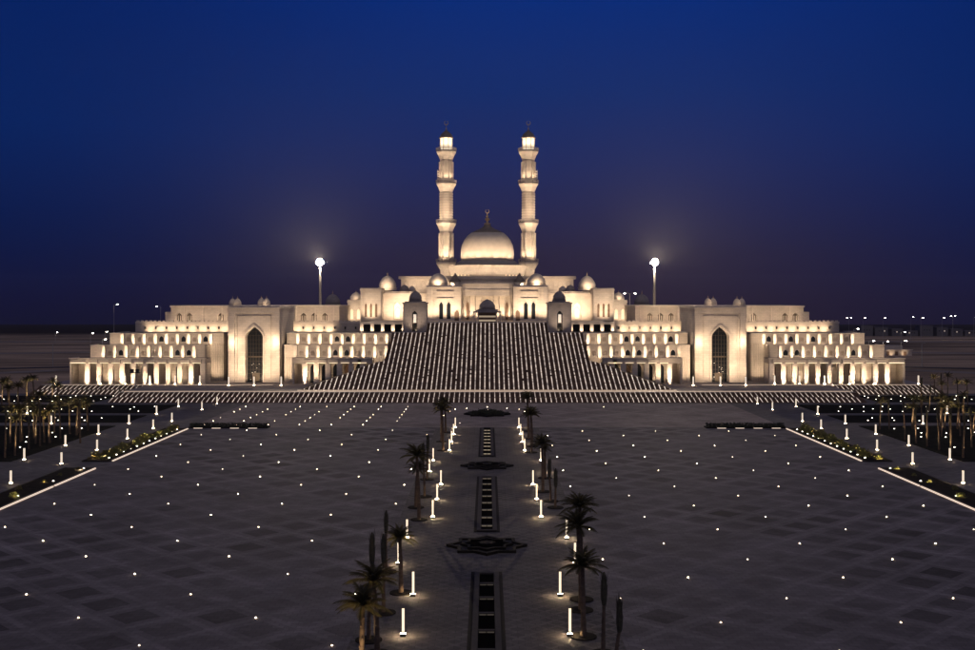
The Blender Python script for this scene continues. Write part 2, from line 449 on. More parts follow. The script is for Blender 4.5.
def front_steps(name, label, x0, x1, yb, yt):
    t = thing(name, label, 'steps', ((x0+x1)/2, yb, 0), 'front steps below the podium')
    st = MB(); n = 12; yy = yb
    run = (yt-yb-1.6)/n
    for k in range(n):
        st.box(x0, x1, yy, yt+.01, PZ*k/n - (.3 if k == 0 else 0), PZ*(k+1)/n)
        yy += run + (1.6 if k == 5 else 0)
    st.build('step_flight', 'step', t)
    ymid = yb + run*6
    xs_ = []
    x = math.ceil((x0-.3)/1.2)*1.2+.6
    while x < x1-.3: xs_.append(x); x += 1.2
    xs_.sort(key=lambda q: abs(q))
    def one(x, r):
        a = strip_mesh(x, yb+.1, .16, ymid-.1, PZ/2+.06, .18, 0, int(x*10)); b = strip_mesh(x, ymid+1.5, PZ/2+.1, yt, PZ+.02, .18, 0, 1)
        for q in (a, b):
            o = len(r.v); r.v += q.v; r.f += [tuple(i+o for i in f) for f in q.f]
    for x in xs_[:98]:
        r = MB(); one(x, r); r.build('light_strip', 'strip', t)
    if len(xs_) > 98:
        r = MB()
        for x in xs_[98:]: one(x, r)
        tag(r.build('light_strip', 'strip', t), kind='stuff')
front_steps('front_steps', 'broad brown steps with light strips, left half of the long front flight', -88.5, 0, 256.2, 264)
front_steps('front_steps', 'broad brown steps with light strips, right half of the long front flight', 0.01, 88.5, 256.2, 264)
front_steps('front_steps', 'short brown steps with light strips at the outer end of the left wing', -116, -88.6, 278, 286)
front_steps('front_steps', 'short brown steps with light strips at the outer end of the right wing', 88.6, 116, 278, 286)

# ------------------------------------------------------------------ grand staircase
SY0, SZ0, SL = 270.0, PZ, .335
def stair_z(y): return SZ0 + SL*(y-SY0)
CUR = [(270, 46.2), (271.7, 44.5), (276, 40.3), (280, 36), (284, 32.6), (286.5, 30), (288.5, 26.9)]
def half_w(y):
    if y >= 308.6: return 17.4
    if y >= 288.5: return 26.9
    for (a, wa), (b, wb) in zip(CUR[:-1], CUR[1:]):
        if a <= y <= b: return wa + (wb-wa)*(y-a)/(b-a)
    return CUR[0][1]
stc = thing('grand_staircase', 'monumental brown staircase with glowing light strips rising to the mosque', 'staircase', (0, SY0, PZ))
st = MB(); YT = 316.4; n = 104; dy = (YT-SY0)/n
for k in range(n):
    ya = SY0+dy*k; w = half_w(ya+dy*.5)
    yend = 288.6 if w > 27 else (308.7 if w > 18 else YT+1)
    st.box(-w, w, ya, max(yend, ya+dy), PZ, stair_z(ya+dy)-.02*(k % 2))
st.build('step_flight', 'step', stc)
k = -38
for i in range(-39, 39):
    x = i*1.2+.6; ax = abs(x)+.2
    yt = YT
    if ax > 17.4: yt = 308.6
    if ax > 26.9:
        yt = None
        for j in range(200):
            y = SY0 + (288.5-SY0)*j/200
            if half_w(y) > ax: yt = y
    if yt is None or yt-SY0 < .8: continue
    ya = SY0+.2
    strip_mesh(x, ya, stair_z(ya)+.10, yt-.1, stair_z(yt-.1)+.12, .23, max(0, int((yt-SY0)/3.2)), i).build('light_strip', 'strip', stc)
MB().box(-46.5, 46.5, 269.3, 269.95, PZ+.002, PZ+.10).build('foot_light', 'foot', stc)
# dark cheek walls beside the upper flight and side landings
for s in (-1, 1):
    MB().box(s*17.45, s*35.8, 308.75, 316, 10, 14.85).build('landing', 'podium', stc)

# ------------------------------------------------------------------ terraced wings
MOD = 3.04
def wing(s, kind):
    sd = SIDE[s]
    outer = kind == 'outer'
    lab = ('three tier %s arcaded wing outside the %s portal, stepping down to its end' % ('floodlit', sd)) if outer else \
          ('three tier floodlit arcaded wing between the %s portal and the staircase' % sd)
    D = 92 if outer else 40
    t = thing('terraced_wing', lab, 'building wing', (s*D, 290, PZ), 'terraced wings along the mosque front')
    X = lambda d: s*d
    if outer:
        t1 = (74.3, 110.1, [105.45-MOD*k for k in range(11)])
        t2 = (76.0, 106.8, [103.1-MOD*k for k in range(9)])
        t3 = (72.4, 103.6, [100.1-MOD*k for k in range(9)])
    else:
        t1 = (30.5, 51.4, [48.1-MOD*k for k in range(6)])
        t2 = (27.0, 54.6, [51.5-MOD*k for k in range(9)])
        t3 = (26.6, 55.0, [51.9-MOD*k for k in range(9)])
    # ---- tier 1: open colonnade
    a, b, cols = t1
    zt = 8.7; zl = 7.25
    MB().box(X(a), X(b), 290.05, 296, zl, 8.45).build('lintel', 'stone', t)
    MB().box(X(a-.15), X(b+.15), 289.85, 290.6, 8.45, zt).box(X(b-.4), X(b+.15), 290.6, 296, 8.45, zt).build('cornice', 'stone2', t)
    MB().box(X(a), X(b), 290.6, 296.4, 8.45, 8.52).build('terrace_floor', 'roof', t)
    MB().box(X(b-.5), X(b), 290.0, 296.3, PZ, zl).build('end_wall', 'stone', t)
    bk = MB().box(X(a), X(b-.5), 295.2, 296, PZ, zl); bk.build('back_wall', 'stone', t)
    rr = random.Random(5 if outer else 9)
    for i, d in enumerate(cols):
        MB().box(X(d-.68), X(d+.68), 290.0, 290.9, PZ+.35, zl-.3).box(X(d-.8), X(d+.8), 289.9, 291.0, PZ, PZ+.35).box(X(d-.8), X(d+.8), 289.9, 291.0, zl-.3, zl).build('column', 'stone2', t)
        gz = PZ if outer else max([PZ] + [stair_z(q) for q in range(270, 289) if half_w(q) > d+.7])
        spot(t, (X(d), 286.3 if outer else 287.0, gz+.15), (X(d), 290.0, gz+1.75), 1700, 64, .35, .08, ell=.26)
        # lintel box above each bay, with its own ledge light
        c = d-MOD/2 if i < len(cols)-1 or outer else d
        if i == 0 and outer:
            MB().box(X(d+.35), X(b-.3), 289.75, 290.03, 7.4, 8.3).build('fascia_panel', 'stone', t)
            MB().box(X(d+.35), X(b-.3), 289.55, 289.74, 7.36, 7.56).build('ledge_light', 'ledge', t)
        if i < len(cols)-1 or not outer:
            MB().box(X(c-1.22), X(c+1.22), 289.75, 290.03, 7.4, 8.3).build('fascia_panel', 'stone', t)
            MB().box(X(c-1.1), X(c+1.1), 289.6, 289.74, 7.36, 7.5).build('ledge_light', 'ledge', t)
            if i < len(cols)-1:
                dd = MB().prism_y(arch_poly(X(c), .82, PZ, 5.8, 6.9), 295.05, 295.19)
                dd.build('doorway', 'glass' if rr.random() < .62 else 'screen', t)
    for c in range(2):
        spot(t, (X((a+b)/2 + (c-.5)*(b-a)*.5), 293.4, PZ+.1), (X((a+b)/2 + (c-.5)*(b-a)*.5), 295.2, PZ+5), 500, 150, 1)
    for q in range(4 if outer else 2): spot(t, (X(a+(b-a)*(q+.5)/(4 if outer else 2)), 286.6, PZ+(.2 if outer else 1.5)), (X(a+(b-a)*(q+.5)/(4 if outer else 2)), 290, PZ+5.5), 2000, 130, 1)
    # ---- tiers 2 and 3: pilastered walls with arched windows
    for ti, (rng, y0, y1, z0, z1, zg) in enumerate(((t2, 296.0, 301.9, 8.52, 12.0, PZ), (t3, 302.0, 317.9, 12.0, 14.95, PZ))):
        a, b, pil = rng
        wall = MB(); bays = []
        prev = b
        edges = [b] + pil + [a]
        for i in range(len(pil)-1):
            c = (pil[i]+pil[i+1])/2
            arch_wall(wall, X(pil[i]), X(pil[i+1]), z0+.02, z1-.25, X(c), .62, z0+1.35, z0+2.15, y0, y0+.5, z0+.55)
            bays.append(c)
        wall.box(X(pil[0]+.001), X(b), y0, y0+.5, z0+.02, z1-.25)
        wall.box(X(a), X(pil[-1]-.001), y0, y0+.5, z0+.02, z1-.25)
        wall.box(X(a), X(b), y0+.9, y1, PZ, z1-.3)             # core behind
        wall.box(X(a), X(b), y0+.02, y0+.9, PZ, z0)        # down to the podium
        wall.build('wall', 'stone', t)
        MB().box(X(a-.1), X(b+.1), y0-.25, y0+.5, z1-.25, z1).box(X(b-.35), X(b+.1), y0+.5, y1, z1-.25, z1).build('cornice', 'stone2', t)
        MB().box(X(a), X(b-.36), y0+.51, y1-.01, z1-.24, z1-.15).build('terrace_floor', 'roof', t)
        for d in pil:
            MB().box(X(d-.48), X(d+.48), y0-.50, y0-.002, z0+.02, z1-.26).build('pilaster', 'stone2', t)
            spot(t, (X(d), y0-3.2, z0+.1), (X(d), y0-.5, z0+1.25), 950, 62, .35, .08, ell=.27)
        for c in [a+3+6.1*k for k in range(int((b-a-2)/6.1))]+[b-1.6]:
            spot(t, (X(c), y0-4.2, z0+.1), (X(c), y0, z0+1.6), 460, 140, 1)
        for c in bays:
            dark = rr.random() < .22
            if not outer:
                tgt = {(-1, 1): (40.4, 37.4), (-1, 0): (40.8, 37.8), (1, 1): (37.4, 40.4, 49.5, 52), (1, 0): (37.8, 40.8, 49.9)}[(s, ti)]
                dark = any(abs(c-q) < 1.3 for q in tgt)
            p = MB().prism_y(arch_poly(X(c), .62, z0+.55, z0+1.35, z0+2.15), y0+.2, y0+.3)
            w = p.build('window', 'glass' if dark else 'stone', t)
            if not dark:                                        # carved screen: mullions over pale panel
                f = MB()
                for q in (-.3, 0, .3): f.box(X(c)+q-.04, X(c)+q+.04, y0+.12, y0+.195, z0+.56, z0+1.7)
                for q in (.9, 1.25, 1.6): f.box(X(c)-.6, X(c)+.6, y0+.13, y0+.19, z0+q, z0+q+.06)
                f.build('lattice', 'screen', w)
            fr = MB(); arch_ring(fr, X(c), .63, z0+.55, z0+1.35, z0+2.15, .14, y0-.1, y0); fr.build('window_surround', 'stone2', w)
    # tall fluted end wall next to the portal with blind arch
    if outer: d0, d1, yy, top = 72.5, 76.0, 301.8, 12.0
    else: d0, d1, yy, top = 51.7, 54.5, 295.9, 8.4
    fl = MB()
    x = d0+.25
    while x < d1-.2:
        fl.box(X(x), X(x+.18), yy-.12, yy+.1, PZ, top); x += .62
    fl.build('fluting', 'stone2', t)
    spot(t, (X((d0+d1)/2), yy-4, PZ+.1), (X((d0+d1)/2), yy, PZ+5), 1500, 90, 1)
    return t
for s in (-1, 1):
    wing(s, 'outer'); wing(s, 'inner')

# ------------------------------------------------------------------ rear range: parapet terrace and arcaded block
def rear(s):
    sd = SIDE[s]; X = lambda d: s*d
    t = thing('rear_range', 'long rear range with arched windows above the %s wings and portal' % sd, 'building', (s*70, 318, PZ), 'rear ranges behind the wings')
    MB().box(X(36.5), X(101.7), 318, 345, PZ, 17.2).build('wall', 'stone', t)
    par = MB()
    par.box(X(36.5), X(101.7), 317.8, 318.4, 17.21, 17.75)
    d = 36.9
    while d < 101.2:
        par.box(X(d), X(d+.7), 317.8, 318.4, 17.75, 18.1); d += 1.25
    par.build('parapet', 'stone2', t)
    gl = MB(); d = 38; cells = []
    while d < 100.5:
        if not 54 < d < 71: cells.append(d)
        d += 3.04
    rr = random.Random(3+s)
    for d in cells:
        MB().box(X(d-.2), X(d+.2), 317.55, 317.99, 15.6, 16.3).build('niche', 'black', t)
        if rr.random() < .85: spot(t, (X(d+1.5), 316.2, 15.1), (X(d+1.5), 318, 16.0), 420, 120, .9)
    # arcaded block
    z0, z1 = 17.2, 22.35
    for (a, b, arches) in ((76, 94.9, (92.5, 89.4, 80.0)), (44.4, 76, (58.6, 55.2, 52.0, 48.8))):
        w = MB(); ar = sorted(arches)
        cuts = [a] + [(p+q)/2 for p, q in zip(ar[:-1], ar[1:])] + [b]
        for c, q0, q1 in zip(ar, cuts[:-1], cuts[1:]):
            arch_wall(w, X(q0), X(q1), z0, z1-.5, X(c), .95, z0+1.9, z0+3.0, 330, 330.8, z0+.3)
        w.box(X(a), X(b), 331.6, 365, z0, z1-.5)
        w.box(X(a), X(a)+.01*s, 330.8, 331.6, z0, z1-.5)
        w.build('wall', 'stone', t)
        MB().box(X(a-.1), X(b+.25), 329.6, 365, z1-.5, z1).build('cornice', 'stone2', t)
        for c in ar:
            p = MB().prism_y(arch_poly(X(c), .95, z0+.3, z0+1.9, z0+3.0), 331.2, 331.3).build('window', 'frame', t)
            f = MB()
            for q in (-.85, -.35, .35, .85): f.lathe([(.13, z0+.3), (.13, z0+2.1)], 8, X(c)+q, 330.55)
            f.build('colonnette', 'stone2', p)
            spot(t, (X(c), 329.0, z0+.1), (X(c), 331.0, z0+2.6), 150, 90, .9)
    MB().box(X(94.92), X(96.9), 331, 350, z0, 20.4).build('annex', 'stone', t)
    for d in (93, 88, 83, 78, 73, 66, 60, 55, 50, 46):
        spot(t, (X(d), 324.6, z0+.9), (X(d), 330, z0+2.4), 480, 130, .9)
    for k in range(9):      # slender blind columns between the arches
        d = 46 + k*5.6
        MB().box(X(d-.14), X(d+.14), 329.8, 329.99, z0, z1-.5).build('pilaster', 'stone2', t)
    # unlit domed pavilion farther back
    MB().box(X(50), X(57), 376, 384, 10, 22.2).build('pavilion', 'stone', t)
    dome(t, X(53.4), 380, 22.2, 2.5, 3.2, 'greydome', .8, 20, .7, drummat='greydome')
    return t
for s in (-1, 1): rear(s)

# ------------------------------------------------------------------ portals
def portal(s):
    sd = SIDE[s]; X = lambda d: s*d
    t = thing('portal', 'tall pale gateway block with pointed glazed arch between the %s wings' % sd, 'gateway', (s*62.8, 296, PZ), 'gateway blocks of the mosque front')
    c, a, b, z1 = 62.8, 55.9, 69.7, 22.4
    w = MB()
    arch_wall(w, X(a+1.7), X(b-1.7), PZ, z1-1.9, X(c), 2.35, 14.0, 16.9, 296.35, 299.5)
    w.box(X(a), X(a+1.68), 296.0, 320, PZ, z1-.7).box(X(b-1.68), X(b), 296.0, 320, PZ, z1-.7)
    w.box(X(a+1.69), X(b-1.69), 296.0, 320, z1-1.88, z1-.7)
    w.box(X(a+1.7), X(c-2.4), 299.52, 320, PZ, z1-1.9).box(X(c+2.4), X(b-1.7), 299.52, 320, PZ, z1-1.9)
    w.build('wall', 'stone2', t)
    MB().box(X(a-.25), X(b+.25), 295.7, 320.2, z1-.7, z1-.35).box(X(a-.1), X(b+.1), 295.85, 320.1, z1-.35, z1).build('cornice', 'stone2', t)
    fr = MB(); arch_ring(fr, X(c), 2.36, PZ, 14.0, 16.9, .45, 296.1, 296.345); fr.build('arch_surround', 'stone2', t)
    pan = MB()
    for q in (a+2.3, b-2.45): pan.box(X(q), X(q+.15), 296.2, 296.345, PZ+1, z1-2.6)
    pan.box(X(a+2.3), X(b-2.3), 296.2, 296.345, z1-2.75, z1-2.6); pan.build('panel_moulding', 'stone', t)
    gl = MB().prism_y(arch_poly(X(c), 2.34, PZ, 14.0, 16.85), 299.0, 299.1).build('glazing', 'glass', t)
    f = MB()
    for i in range(-2, 3): f.box(X(c)+i*.78-.04, X(c)+i*.78+.04, 298.86, 298.99, PZ, 14.6 if i else 16.6)
    for j in range(12): f.box(X(c)-2.33, X(c)+2.33, 298.87, 298.985, PZ+1.0+j*1.15, PZ+1.06+j*1.15)
    f.box(X(c)-2.33, X(c)+2.33, 298.6, 298.85, PZ+6.6, PZ+7.0)
    f.build('glazing_bars', 'frame', gl)
    rr = random.Random(40+s)
    for _ in range(9):          # reflections on the lower panes, built as small glowing boxes
        x = X(c)+rr.uniform(-1.7, 1.7); z = PZ+rr.uniform(.5, 5.4)
        MB().box(x-.12, x+.12, 298.75, 298.85, z, z+.12).build('pane_reflection', 'pane_glow', t)
    MB().box(X(c)-1.0, X(c)+1.0, 298.7, 298.84, PZ+.1, PZ+2.4).build('door', 'frame', t)
    # recessed slots either side
    for q0, q1 in ((a-.9, a-.03), (b+.03, b+2.6)):
        MB().box(X(q0), X(q1), 306, 318, PZ, 15).build('recess_wall', 'greydome', t)
    # wash lights
    for dq in (-6.0, 6.0): spot(t, (X(c+dq), 293.5, 12.6), (X(c+dq*.85), 296, 12.9), 700, 140, 1)
    for dq in (-5, 0, 5): spot(t, (X(c+dq), 288.2, PZ+.1), (X(c+dq*.8), 296, PZ+8), 4200, 112, 1)
    for dq in (-2.2, 2.2): spot(t, (X(c+dq*.9), 298.0, PZ+.1), (X(c+dq), 298.2, PZ+12), 500, 60, 1)
    # small twin domes on its roof
    for d, y in ((62.0, 309), (64.3, 313), (70.6, 311), (72.9, 315)):
        dome(t, X(d), y, z1 if d < 70 else 21.5, 1.0, 1.7, 'dome', .45, 16, .5 if d < 70 else 1.3)
    for d in (63, 71.7): spot(t, (X(d), 305, z1+.2), (X(d), 312, z1+1.2), 300, 90, 1)
    return t
for s in (-1, 1): portal(s)

# ------------------------------------------------------------------ loggias and kiosks
for s in (-1, 1):
    X = lambda d: s*d
    t = thing('loggia', 'pillared loggia with dark openings beside the %s kiosk above the terrace' % SIDE[s], 'loggia', (s*29, 312, 14.9), 'loggias under the mosque terrace')
    MB().box(X(18.2), X(36.2), 312, 318, 17.1, 17.72).build('roof_slab', 'stone2', t)
    MB().box(X(18.2), X(36.0), 317.0, 318, 14.9, 17.09).build('back_wall', 'glass', t)
    for k in range(7):
        d = 35.6-k*2.95
        MB().box(X(d-.48), X(d+.48), 312.1, 313.0, 14.9, 17.09).build('pillar', 'stone2', t)
        spot(t, (X(d), 311.2, 14.98), (X(d), 312.4, 16.4), 260, 90, .9)
    t = thing('kiosk', 'dark grey domed kiosk tower with arched opening on the %s of the stair head' % SIDE[s], 'kiosk', (s*20.4, 311, 14.85), 'domed kiosks at the stair head')
    c = X(20.4)
    w = MB(); arch_wall(w, c-3.3, c+3.3, 14.85, 22.9, c, .75, 20.0, 21.0, 309.4, 310.2, 15.1)
    w.box(c-3.3, c-2.5, 310.21, 315.4, 14.85, 22.9).box(c+2.5, c+3.3, 310.21, 315.4, 14.85, 22.9).box(c-2.49, c+2.49, 314.8, 315.4, 14.85, 22.9)
    w.build('wall', 'greydome', t)
    MB().box(c-3.55, c+3.55, 309.1, 315.7, 22.91, 23.3).box(c-2.9, c+2.9, 309.9, 314.9, 23.31, 23.6).build('cornice', 'greydome', t)
    MB().prism_y(arch_poly(c, .74, 15.1, 20.0, 21.0), 310.0, 310.1).build('glazing', 'glass', t)
    MB().box(c-.42, c+.42, 309.8, 309.95, 17.6, 20.0).build('lit_pane', 'pane_glow', t)
    MB().box(c-.5, c-.44, 309.75, 309.98, 15.1, 20.6).box(c+.44, c+.5, 309.75, 309.98, 15.1, 20.6).box(c-.7, c+.7, 309.76, 309.97, 17.45, 17.58).build('glazing_bars', 'frame', t)
    fr = MB(); arch_ring(fr, c, .76, 15.1, 20.0, 21.0, .3, 309.2, 309.395); arch_ring(fr, c, 1.7, 15.1, 20.4, 22.2, .12, 309.28, 309.395); fr.build('arch_surround', 'greydome', t)
    spot(t, (c, 303.5, 15.2), (c, 309.4, 19.5), 1900, 72, 1)  # fill light added on the kiosk front, no fixture there
    dome(t, c, 312.5, 23.6, 1.75, 2.5, 'greydome', .5, 20, .5, drummat='greydome')
t = thing('kiosk', 'small central kiosk with grey dome and flat eaves at the top of the stairs', 'kiosk', (0, 326, 17.4), None)
MB().box(-2.6, 2.6, 324, 329, 17.4, 20.3).build('wall', 'screen', t)
for z in (17.7, 18.9): MB().box(-2.5, 2.5, 323.9, 323.98, z, z+.5).build('lit_band', 'gallery_glow', t)
MB().box(-4.2, 4.2, 322.8, 330.2, 20.31, 20.65).box(-3.2, 3.2, 323.5, 329.5, 20.66, 21.2).build('eaves', 'greydome', t)
for d in (-3.9, -2.7, 2.7, 3.9): MB().lathe([(.16, 17.4), (.16, 20.3)], 8, d, 323.2).build('column', 'stone2', t)
dome(t, 0, 326.5, 21.2, 2.3, 2.6, 'greydome', .5, 24, .4, drummat='greydome')

# ------------------------------------------------------------------ the mosque hall
hall = thing('mosque', 'great floodlit mosque hall with large central ribbed dome behind the stairs', 'mosque', (0, 356, PZ))
H = hall
MB().box(-36.4, 36.4, 318.1, 420, PZ, 17.4).build('terrace', 'stone', H)
MB().box(-36.3, 36.3, 318.12, 330, 17.405, 17.44).build('terrace_paving', 'podium', H)
def slot_windows(w, X, ds, y, zb, zs, zt, hw, dark='glass', ring=True):
    for c in ds:
        p = MB().prism_y(arch_poly(X(c), hw, zb, zs, zt), y+.25, y+.35).build('window', dark, H)
        if ring:
            fr = MB(); arch_ring(fr, X(c), hw+.01, zb, zs, zt, .18, y-.12, y); fr.build('window_surround', 'stone2', p)
def bays(mb, X, a, b, z0, z1, ds, hw, zb, zs, zt, y, th=.8):
    ds = sorted(ds); cuts = [a] + [(p+q)/2 for p, q in zip(ds[:-1], ds[1:])] + [b]
    for c, q0, q1 in zip(ds, cuts[:-1], cuts[1:]): arch_wall(mb, X(q0), X(q1), z0, z1, X(c), hw, zs, zt, y, y+th, zb)
for s in (-1, 1):
    X = lambda d: s*d
    w = MB()
    # low outer annex
    bays(w, X, 40.4, 45.2, 17.4, 23.2, (41.7, 43.9), .55, 17.8, 20.4, 21.2, 356)
    w.box(X(40.4), X(45.2), 356.81, 400, 10, 23.2)
    # corner pavilion
    bays(w, X, 33.7, 40.3, 17.4, 27.0, (35.35, 37.0, 38.65), .36, 18.6, 22.3, 23.0, 350)
    w.box(X(33.7), X(40.3), 350.81, 400, 10, 27.0)
    # recessed lit bay with two tall niches
    bays(w, X, 19.4, 33.69, 17.4, 25.9, (24.2, 29.2), 1.25, 17.9, 21.6, 23.2, 357, 1.6)
    w.box(X(19.4), X(33.69), 358.61, 400, 10, 25.9)
    # block with paired windows
    bays(w, X, 8.2, 19.3, 17.4, 27.9, (12.2, 14.6), .62, 18.0, 22.3, 23.4, 348)
    w.box(X(8.2), X(19.3), 348.81, 400, 10, 27.9)
    w.build('wall', 'stone2', H)
    cn = MB()
    for a, b, y, z in ((40.2, 45.4, 355.7, 23.2), (33.5, 40.5, 349.6, 27.0), (19.35, 33.4, 356.6, 25.9), (8.1, 19.45, 347.6, 27.9)):
        cn.box(X(a), X(b), y, 390, z+.001, z+.35).box(X(a+.15), X(b-.15), y+.2, 389, z+.351, z+.8)
    cn.build('cornice', 'stone2', H)
    for ds, y, zb, zs, zt, hw, mt in (((41.7, 43.9), 356, 17.8, 20.4, 21.2, .55, 'gallery_glow'), ((35.35, 37.0, 38.65), 350, 18.6, 22.3, 23.0, .36, 'screen'),
                                 ((12.2, 14.6), 348, 18.0, 22.3, 23.4, .62, 'glass')):
        slot_windows(w, X, ds, y, zb, zs, zt, hw, mt)
    for c in (24.2, 29.2):
        p = MB().prism_y(arch_poly(X(c), 1.25, 17.9, 21.6, 23.2), 358.5, 358.6).build('window', 'gallery_glow', H)  # emission stands in for lamplight on the niche back
        fr = MB(); arch_ring(fr, X(c), 1.26, 17.9, 21.6, 23.2, .3, 356.8, 357); arch_ring(fr, X(c), .75, 17.9, 20.6, 21.6, .15, 358.3, 358.5); fr.build('window_surround', 'stone2', p)
        spot(H, (X(c), 357.6, 18.0), (X(c), 358.4, 22), 120, 90, .9)
    # little door + side pilasters
    MB().prism_y(arch_poly(X(26.7), .5, 17.4, 19.2, 19.9), 356.9, 356.98).build('door', 'screen', H)
    MB().prism_y(arch_poly(X(9.6), .75, 17.4, 19.8, 20.8), 347.9, 347.98).build('door', 'screen', H)
    for d, wd, y, z in ((18.4, .8, 348, 27.9), (16.4, .35, 348, 27.9), (33.95, .25, 350, 27.0), (40.05, .25, 350, 27.0), (8.6, .35, 348, 27.9)):
        MB().box(X(d-wd), X(d+wd), y-.35, y-.01, 17.4, z).build('pilaster', 'stone2', H)
    MB().box(X(10.6), X(16.0), 347.75, 347.99, 24.4, 24.6).box(X(10.6), X(16.0), 347.75, 347.99, 26.6, 26.8).build('panel_moulding', 'stone', H)
    for q in range(9):      # frieze of small blind arches under the upper roof slab
        f_ = MB(); arch_ring(f_, X(4.5+q*2.9), .62, 28.2, 29.6, 30.4, .16, 374.8, 374.99); f_.build('blind_arch', 'stone', H)
    # small roof domes
    dome(H, X(32.9), 363, 27.2, 2.75, 4.0, 'dome', .7, 28, .9)
    dome(H, X(43.2), 362, 23.5, 1.9, 2.6, 'dome', .4, 20, .5)
    dome(H, X(15.9), 356, 28.6, 2.9, 3.4, 'dome', 0, 28, .7)
    for d, y, z, r in ((27.6, 366, 26.8, 1.5), (25.2, 368, 26.8, 1.2)):
        dome(H, X(d), y, z, r, r*1.25, 'greydome' if r > 1.3 else 'dome', .3, 18, .4)
    # flood lantern with dark conical hood
    k = MB().lathe([(1.0, 27.5), (1.1, 28.6), (1.9, 30.2)], 18, X(10.9), 372).build('lantern_bowl', 'dome', H, True)
    MB().lathe([(2.1, 30.25), (1.5, 31.0), (.7, 32.1), (.1, 33.2)], 18, X(10.9), 372).build('lantern_hood', 'leaddome', k, True)
    spot(H, (X(10.9), 368.5, 28.3), (X(10.9), 372, 29.3), 250, 80, .9)
    # ridge lamps along the drum underside
    for i in range(7):
        a_ = math.radians(-90 + s*(28+6.5*i)); q = MB().lathe([(.16, 0), (.16, .3)], 6, 13.9*math.cos(a_), 399+13.9*math.sin(a_))
        q.v = [(x, y, z+32.6) for x, y, z in q.v]; q.build('rim_lamp', 'ledge', H)
# central porch
w = MB()
w.box(-8.05, 8.05, 351.5, 400, 25.3, 28.9)
w.box(-8.05, 8.05, 356.81, 400, 10, 25.29)
bays(w, lambda d: d, -8.05, 8.05, 17.4, 25.29, (-6.3, 6.3), .5, 17.6, 22.3, 23.4, 356)
w.build('wall', 'stone2', H)
slot_windows(w, lambda d: d, (-6.3, 6.3), 356, 17.6, 22.3, 23.4, .5, 'screen')
MB().box(-8.25, 8.25, 351.2, 390, 28.901, 29.3).box(-8.1, 8.1, 351.35, 352, 29.301, 29.6).box(-7.6, 7.6, 351.3, 351.49, 27.1, 27.35).build('cornice', 'stone2', H)
for i in range(9):
    x = -7.6+i*1.9
    if abs(x) > .5 and abs(abs(x)-6.3) > .3: MB().lathe([(.14, 17.4), (.14, 25.25)], 8, x, 352.2).build('column', 'stone2', H)
MB().prism_y(arch_poly(0, 1.9, 17.4, 21.4, 23.4), 355.8, 355.97).build('door', 'screen', H)
# roof slab block and drum neck
MB().box(-29.4, 29.4, 375, 425, 25, 31.1).build('upper_wall', 'stone2', H)
MB().box(-30.2, 30.2, 374.2, 426, 31.101, 32.1).build('roof_slab', 'stone', H)
MB().lathe([(13.0, 27), (13.0, 33.0)], 48, 0, 399).build('drum_neck', 'stone', H)
MB().lathe([(13.35, 32.9), (13.5, 33.6), (14.2, 36.0), (14.3, 36.3), (14.0, 36.32), (11.9, 36.34)], 64, 0, 399).build('drum', 'stone2', H, False)
MB().lathe([(11.9, 36.3), (11.6, 37.0), (10.5, 37.8), (10.0, 38.2)], 64, 0, 399).build('dome_skirt', 'greydome', H, True)
prof = [(9.35, 38.1), (9.5, 39.0), (9.62, 40.5), (9.5, 42.2), (9.1, 44), (8.3, 45.7), (7.2, 47.2), (5.8, 48.4)]
MB().lathe(prof, 96, 0, 399, .022, 48).build('dome', 'dome', H, True)
MB().lathe([(5.9, 48.35), (4.4, 49.1), (2.8, 49.8), (1.6, 50.5), (1.1, 51.3)], 48, 0, 399).build('dome_cap', 'leaddome', H, True)
f = MB().lathe([(1.15, 51.2), (1.15, 51.9), (.5, 52.0), (.35, 52.6), (.9, 53.1), (.9, 53.5), (.25, 54.0), (.5, 54.5), (.15, 54.9), (.1, 55.4)], 12, 0, 399)
crescent(f, 0, 399, 56.1, .75); f.build('finial', 'gold', H)
# hall floodlighting from the terrace and the roofs
for s in (-1, 1):
    for d, y, z, tx, ty, tz, p in ((37, 345, 17.6, 37, 350, 23, 900), (31, 350, 17.6, 31, 357, 23, 1100), (27, 350, 17.6, 27, 357, 23, 1100), (22.5, 350, 17.6, 22.5, 357, 23, 1100),
                                   (17.5, 343, 17.6, 17.5, 348, 24, 900), (13.5, 343, 17.6, 13.5, 348, 24, 900), (9.8, 343, 17.6, 9.8, 348, 24, 900), (43, 350, 17.6, 43, 356, 20, 400),
                                   (6.3, 353.5, 17.6, 6.3, 356, 22, 500), (3, 353.5, 17.6, 3, 356, 22, 400)):
        spot(H, (s*d, y, z), (s*tx, ty, tz), p*4, 95, 1)
    spot(H, (s*32.9, 357, 27.9), (s*32.9, 363, 30), 1100, 90, 1)
    spot(H, (s*43.2, 358, 24), (s*43.2, 362, 25), 500, 90, 1)
    spot(H, (s*15.9, 350.5, 28.9), (s*15.9, 356, 31), 1100, 90, 1)
    for d in (12, 19, 25): spot(H, (s*d, 370, 28.9), (s*d, 375, 30), 900, 120, 1)
    spot(H, (s*4, 345, 17.6), (s*4, 351.5, 27), 2600, 80, 1)
for i in range(-4, 5):
    a_ = math.radians(-90 + i*19)
    spot(H, (11.6*math.cos(a_), 399+11.6*math.sin(a_), 37.2), (8.6*math.cos(a_), 399+8.6*math.sin(a_), 45), 1300, 70, 1)
for i in range(-4, 5):
    a_ = math.radians(-90 + i*16)
    spot(H, (23*math.cos(a_), 399+21*math.sin(a_), 32.4), (7*math.cos(a_), 399+7*math.sin(a_), 45.5), 4600, 45, 1)
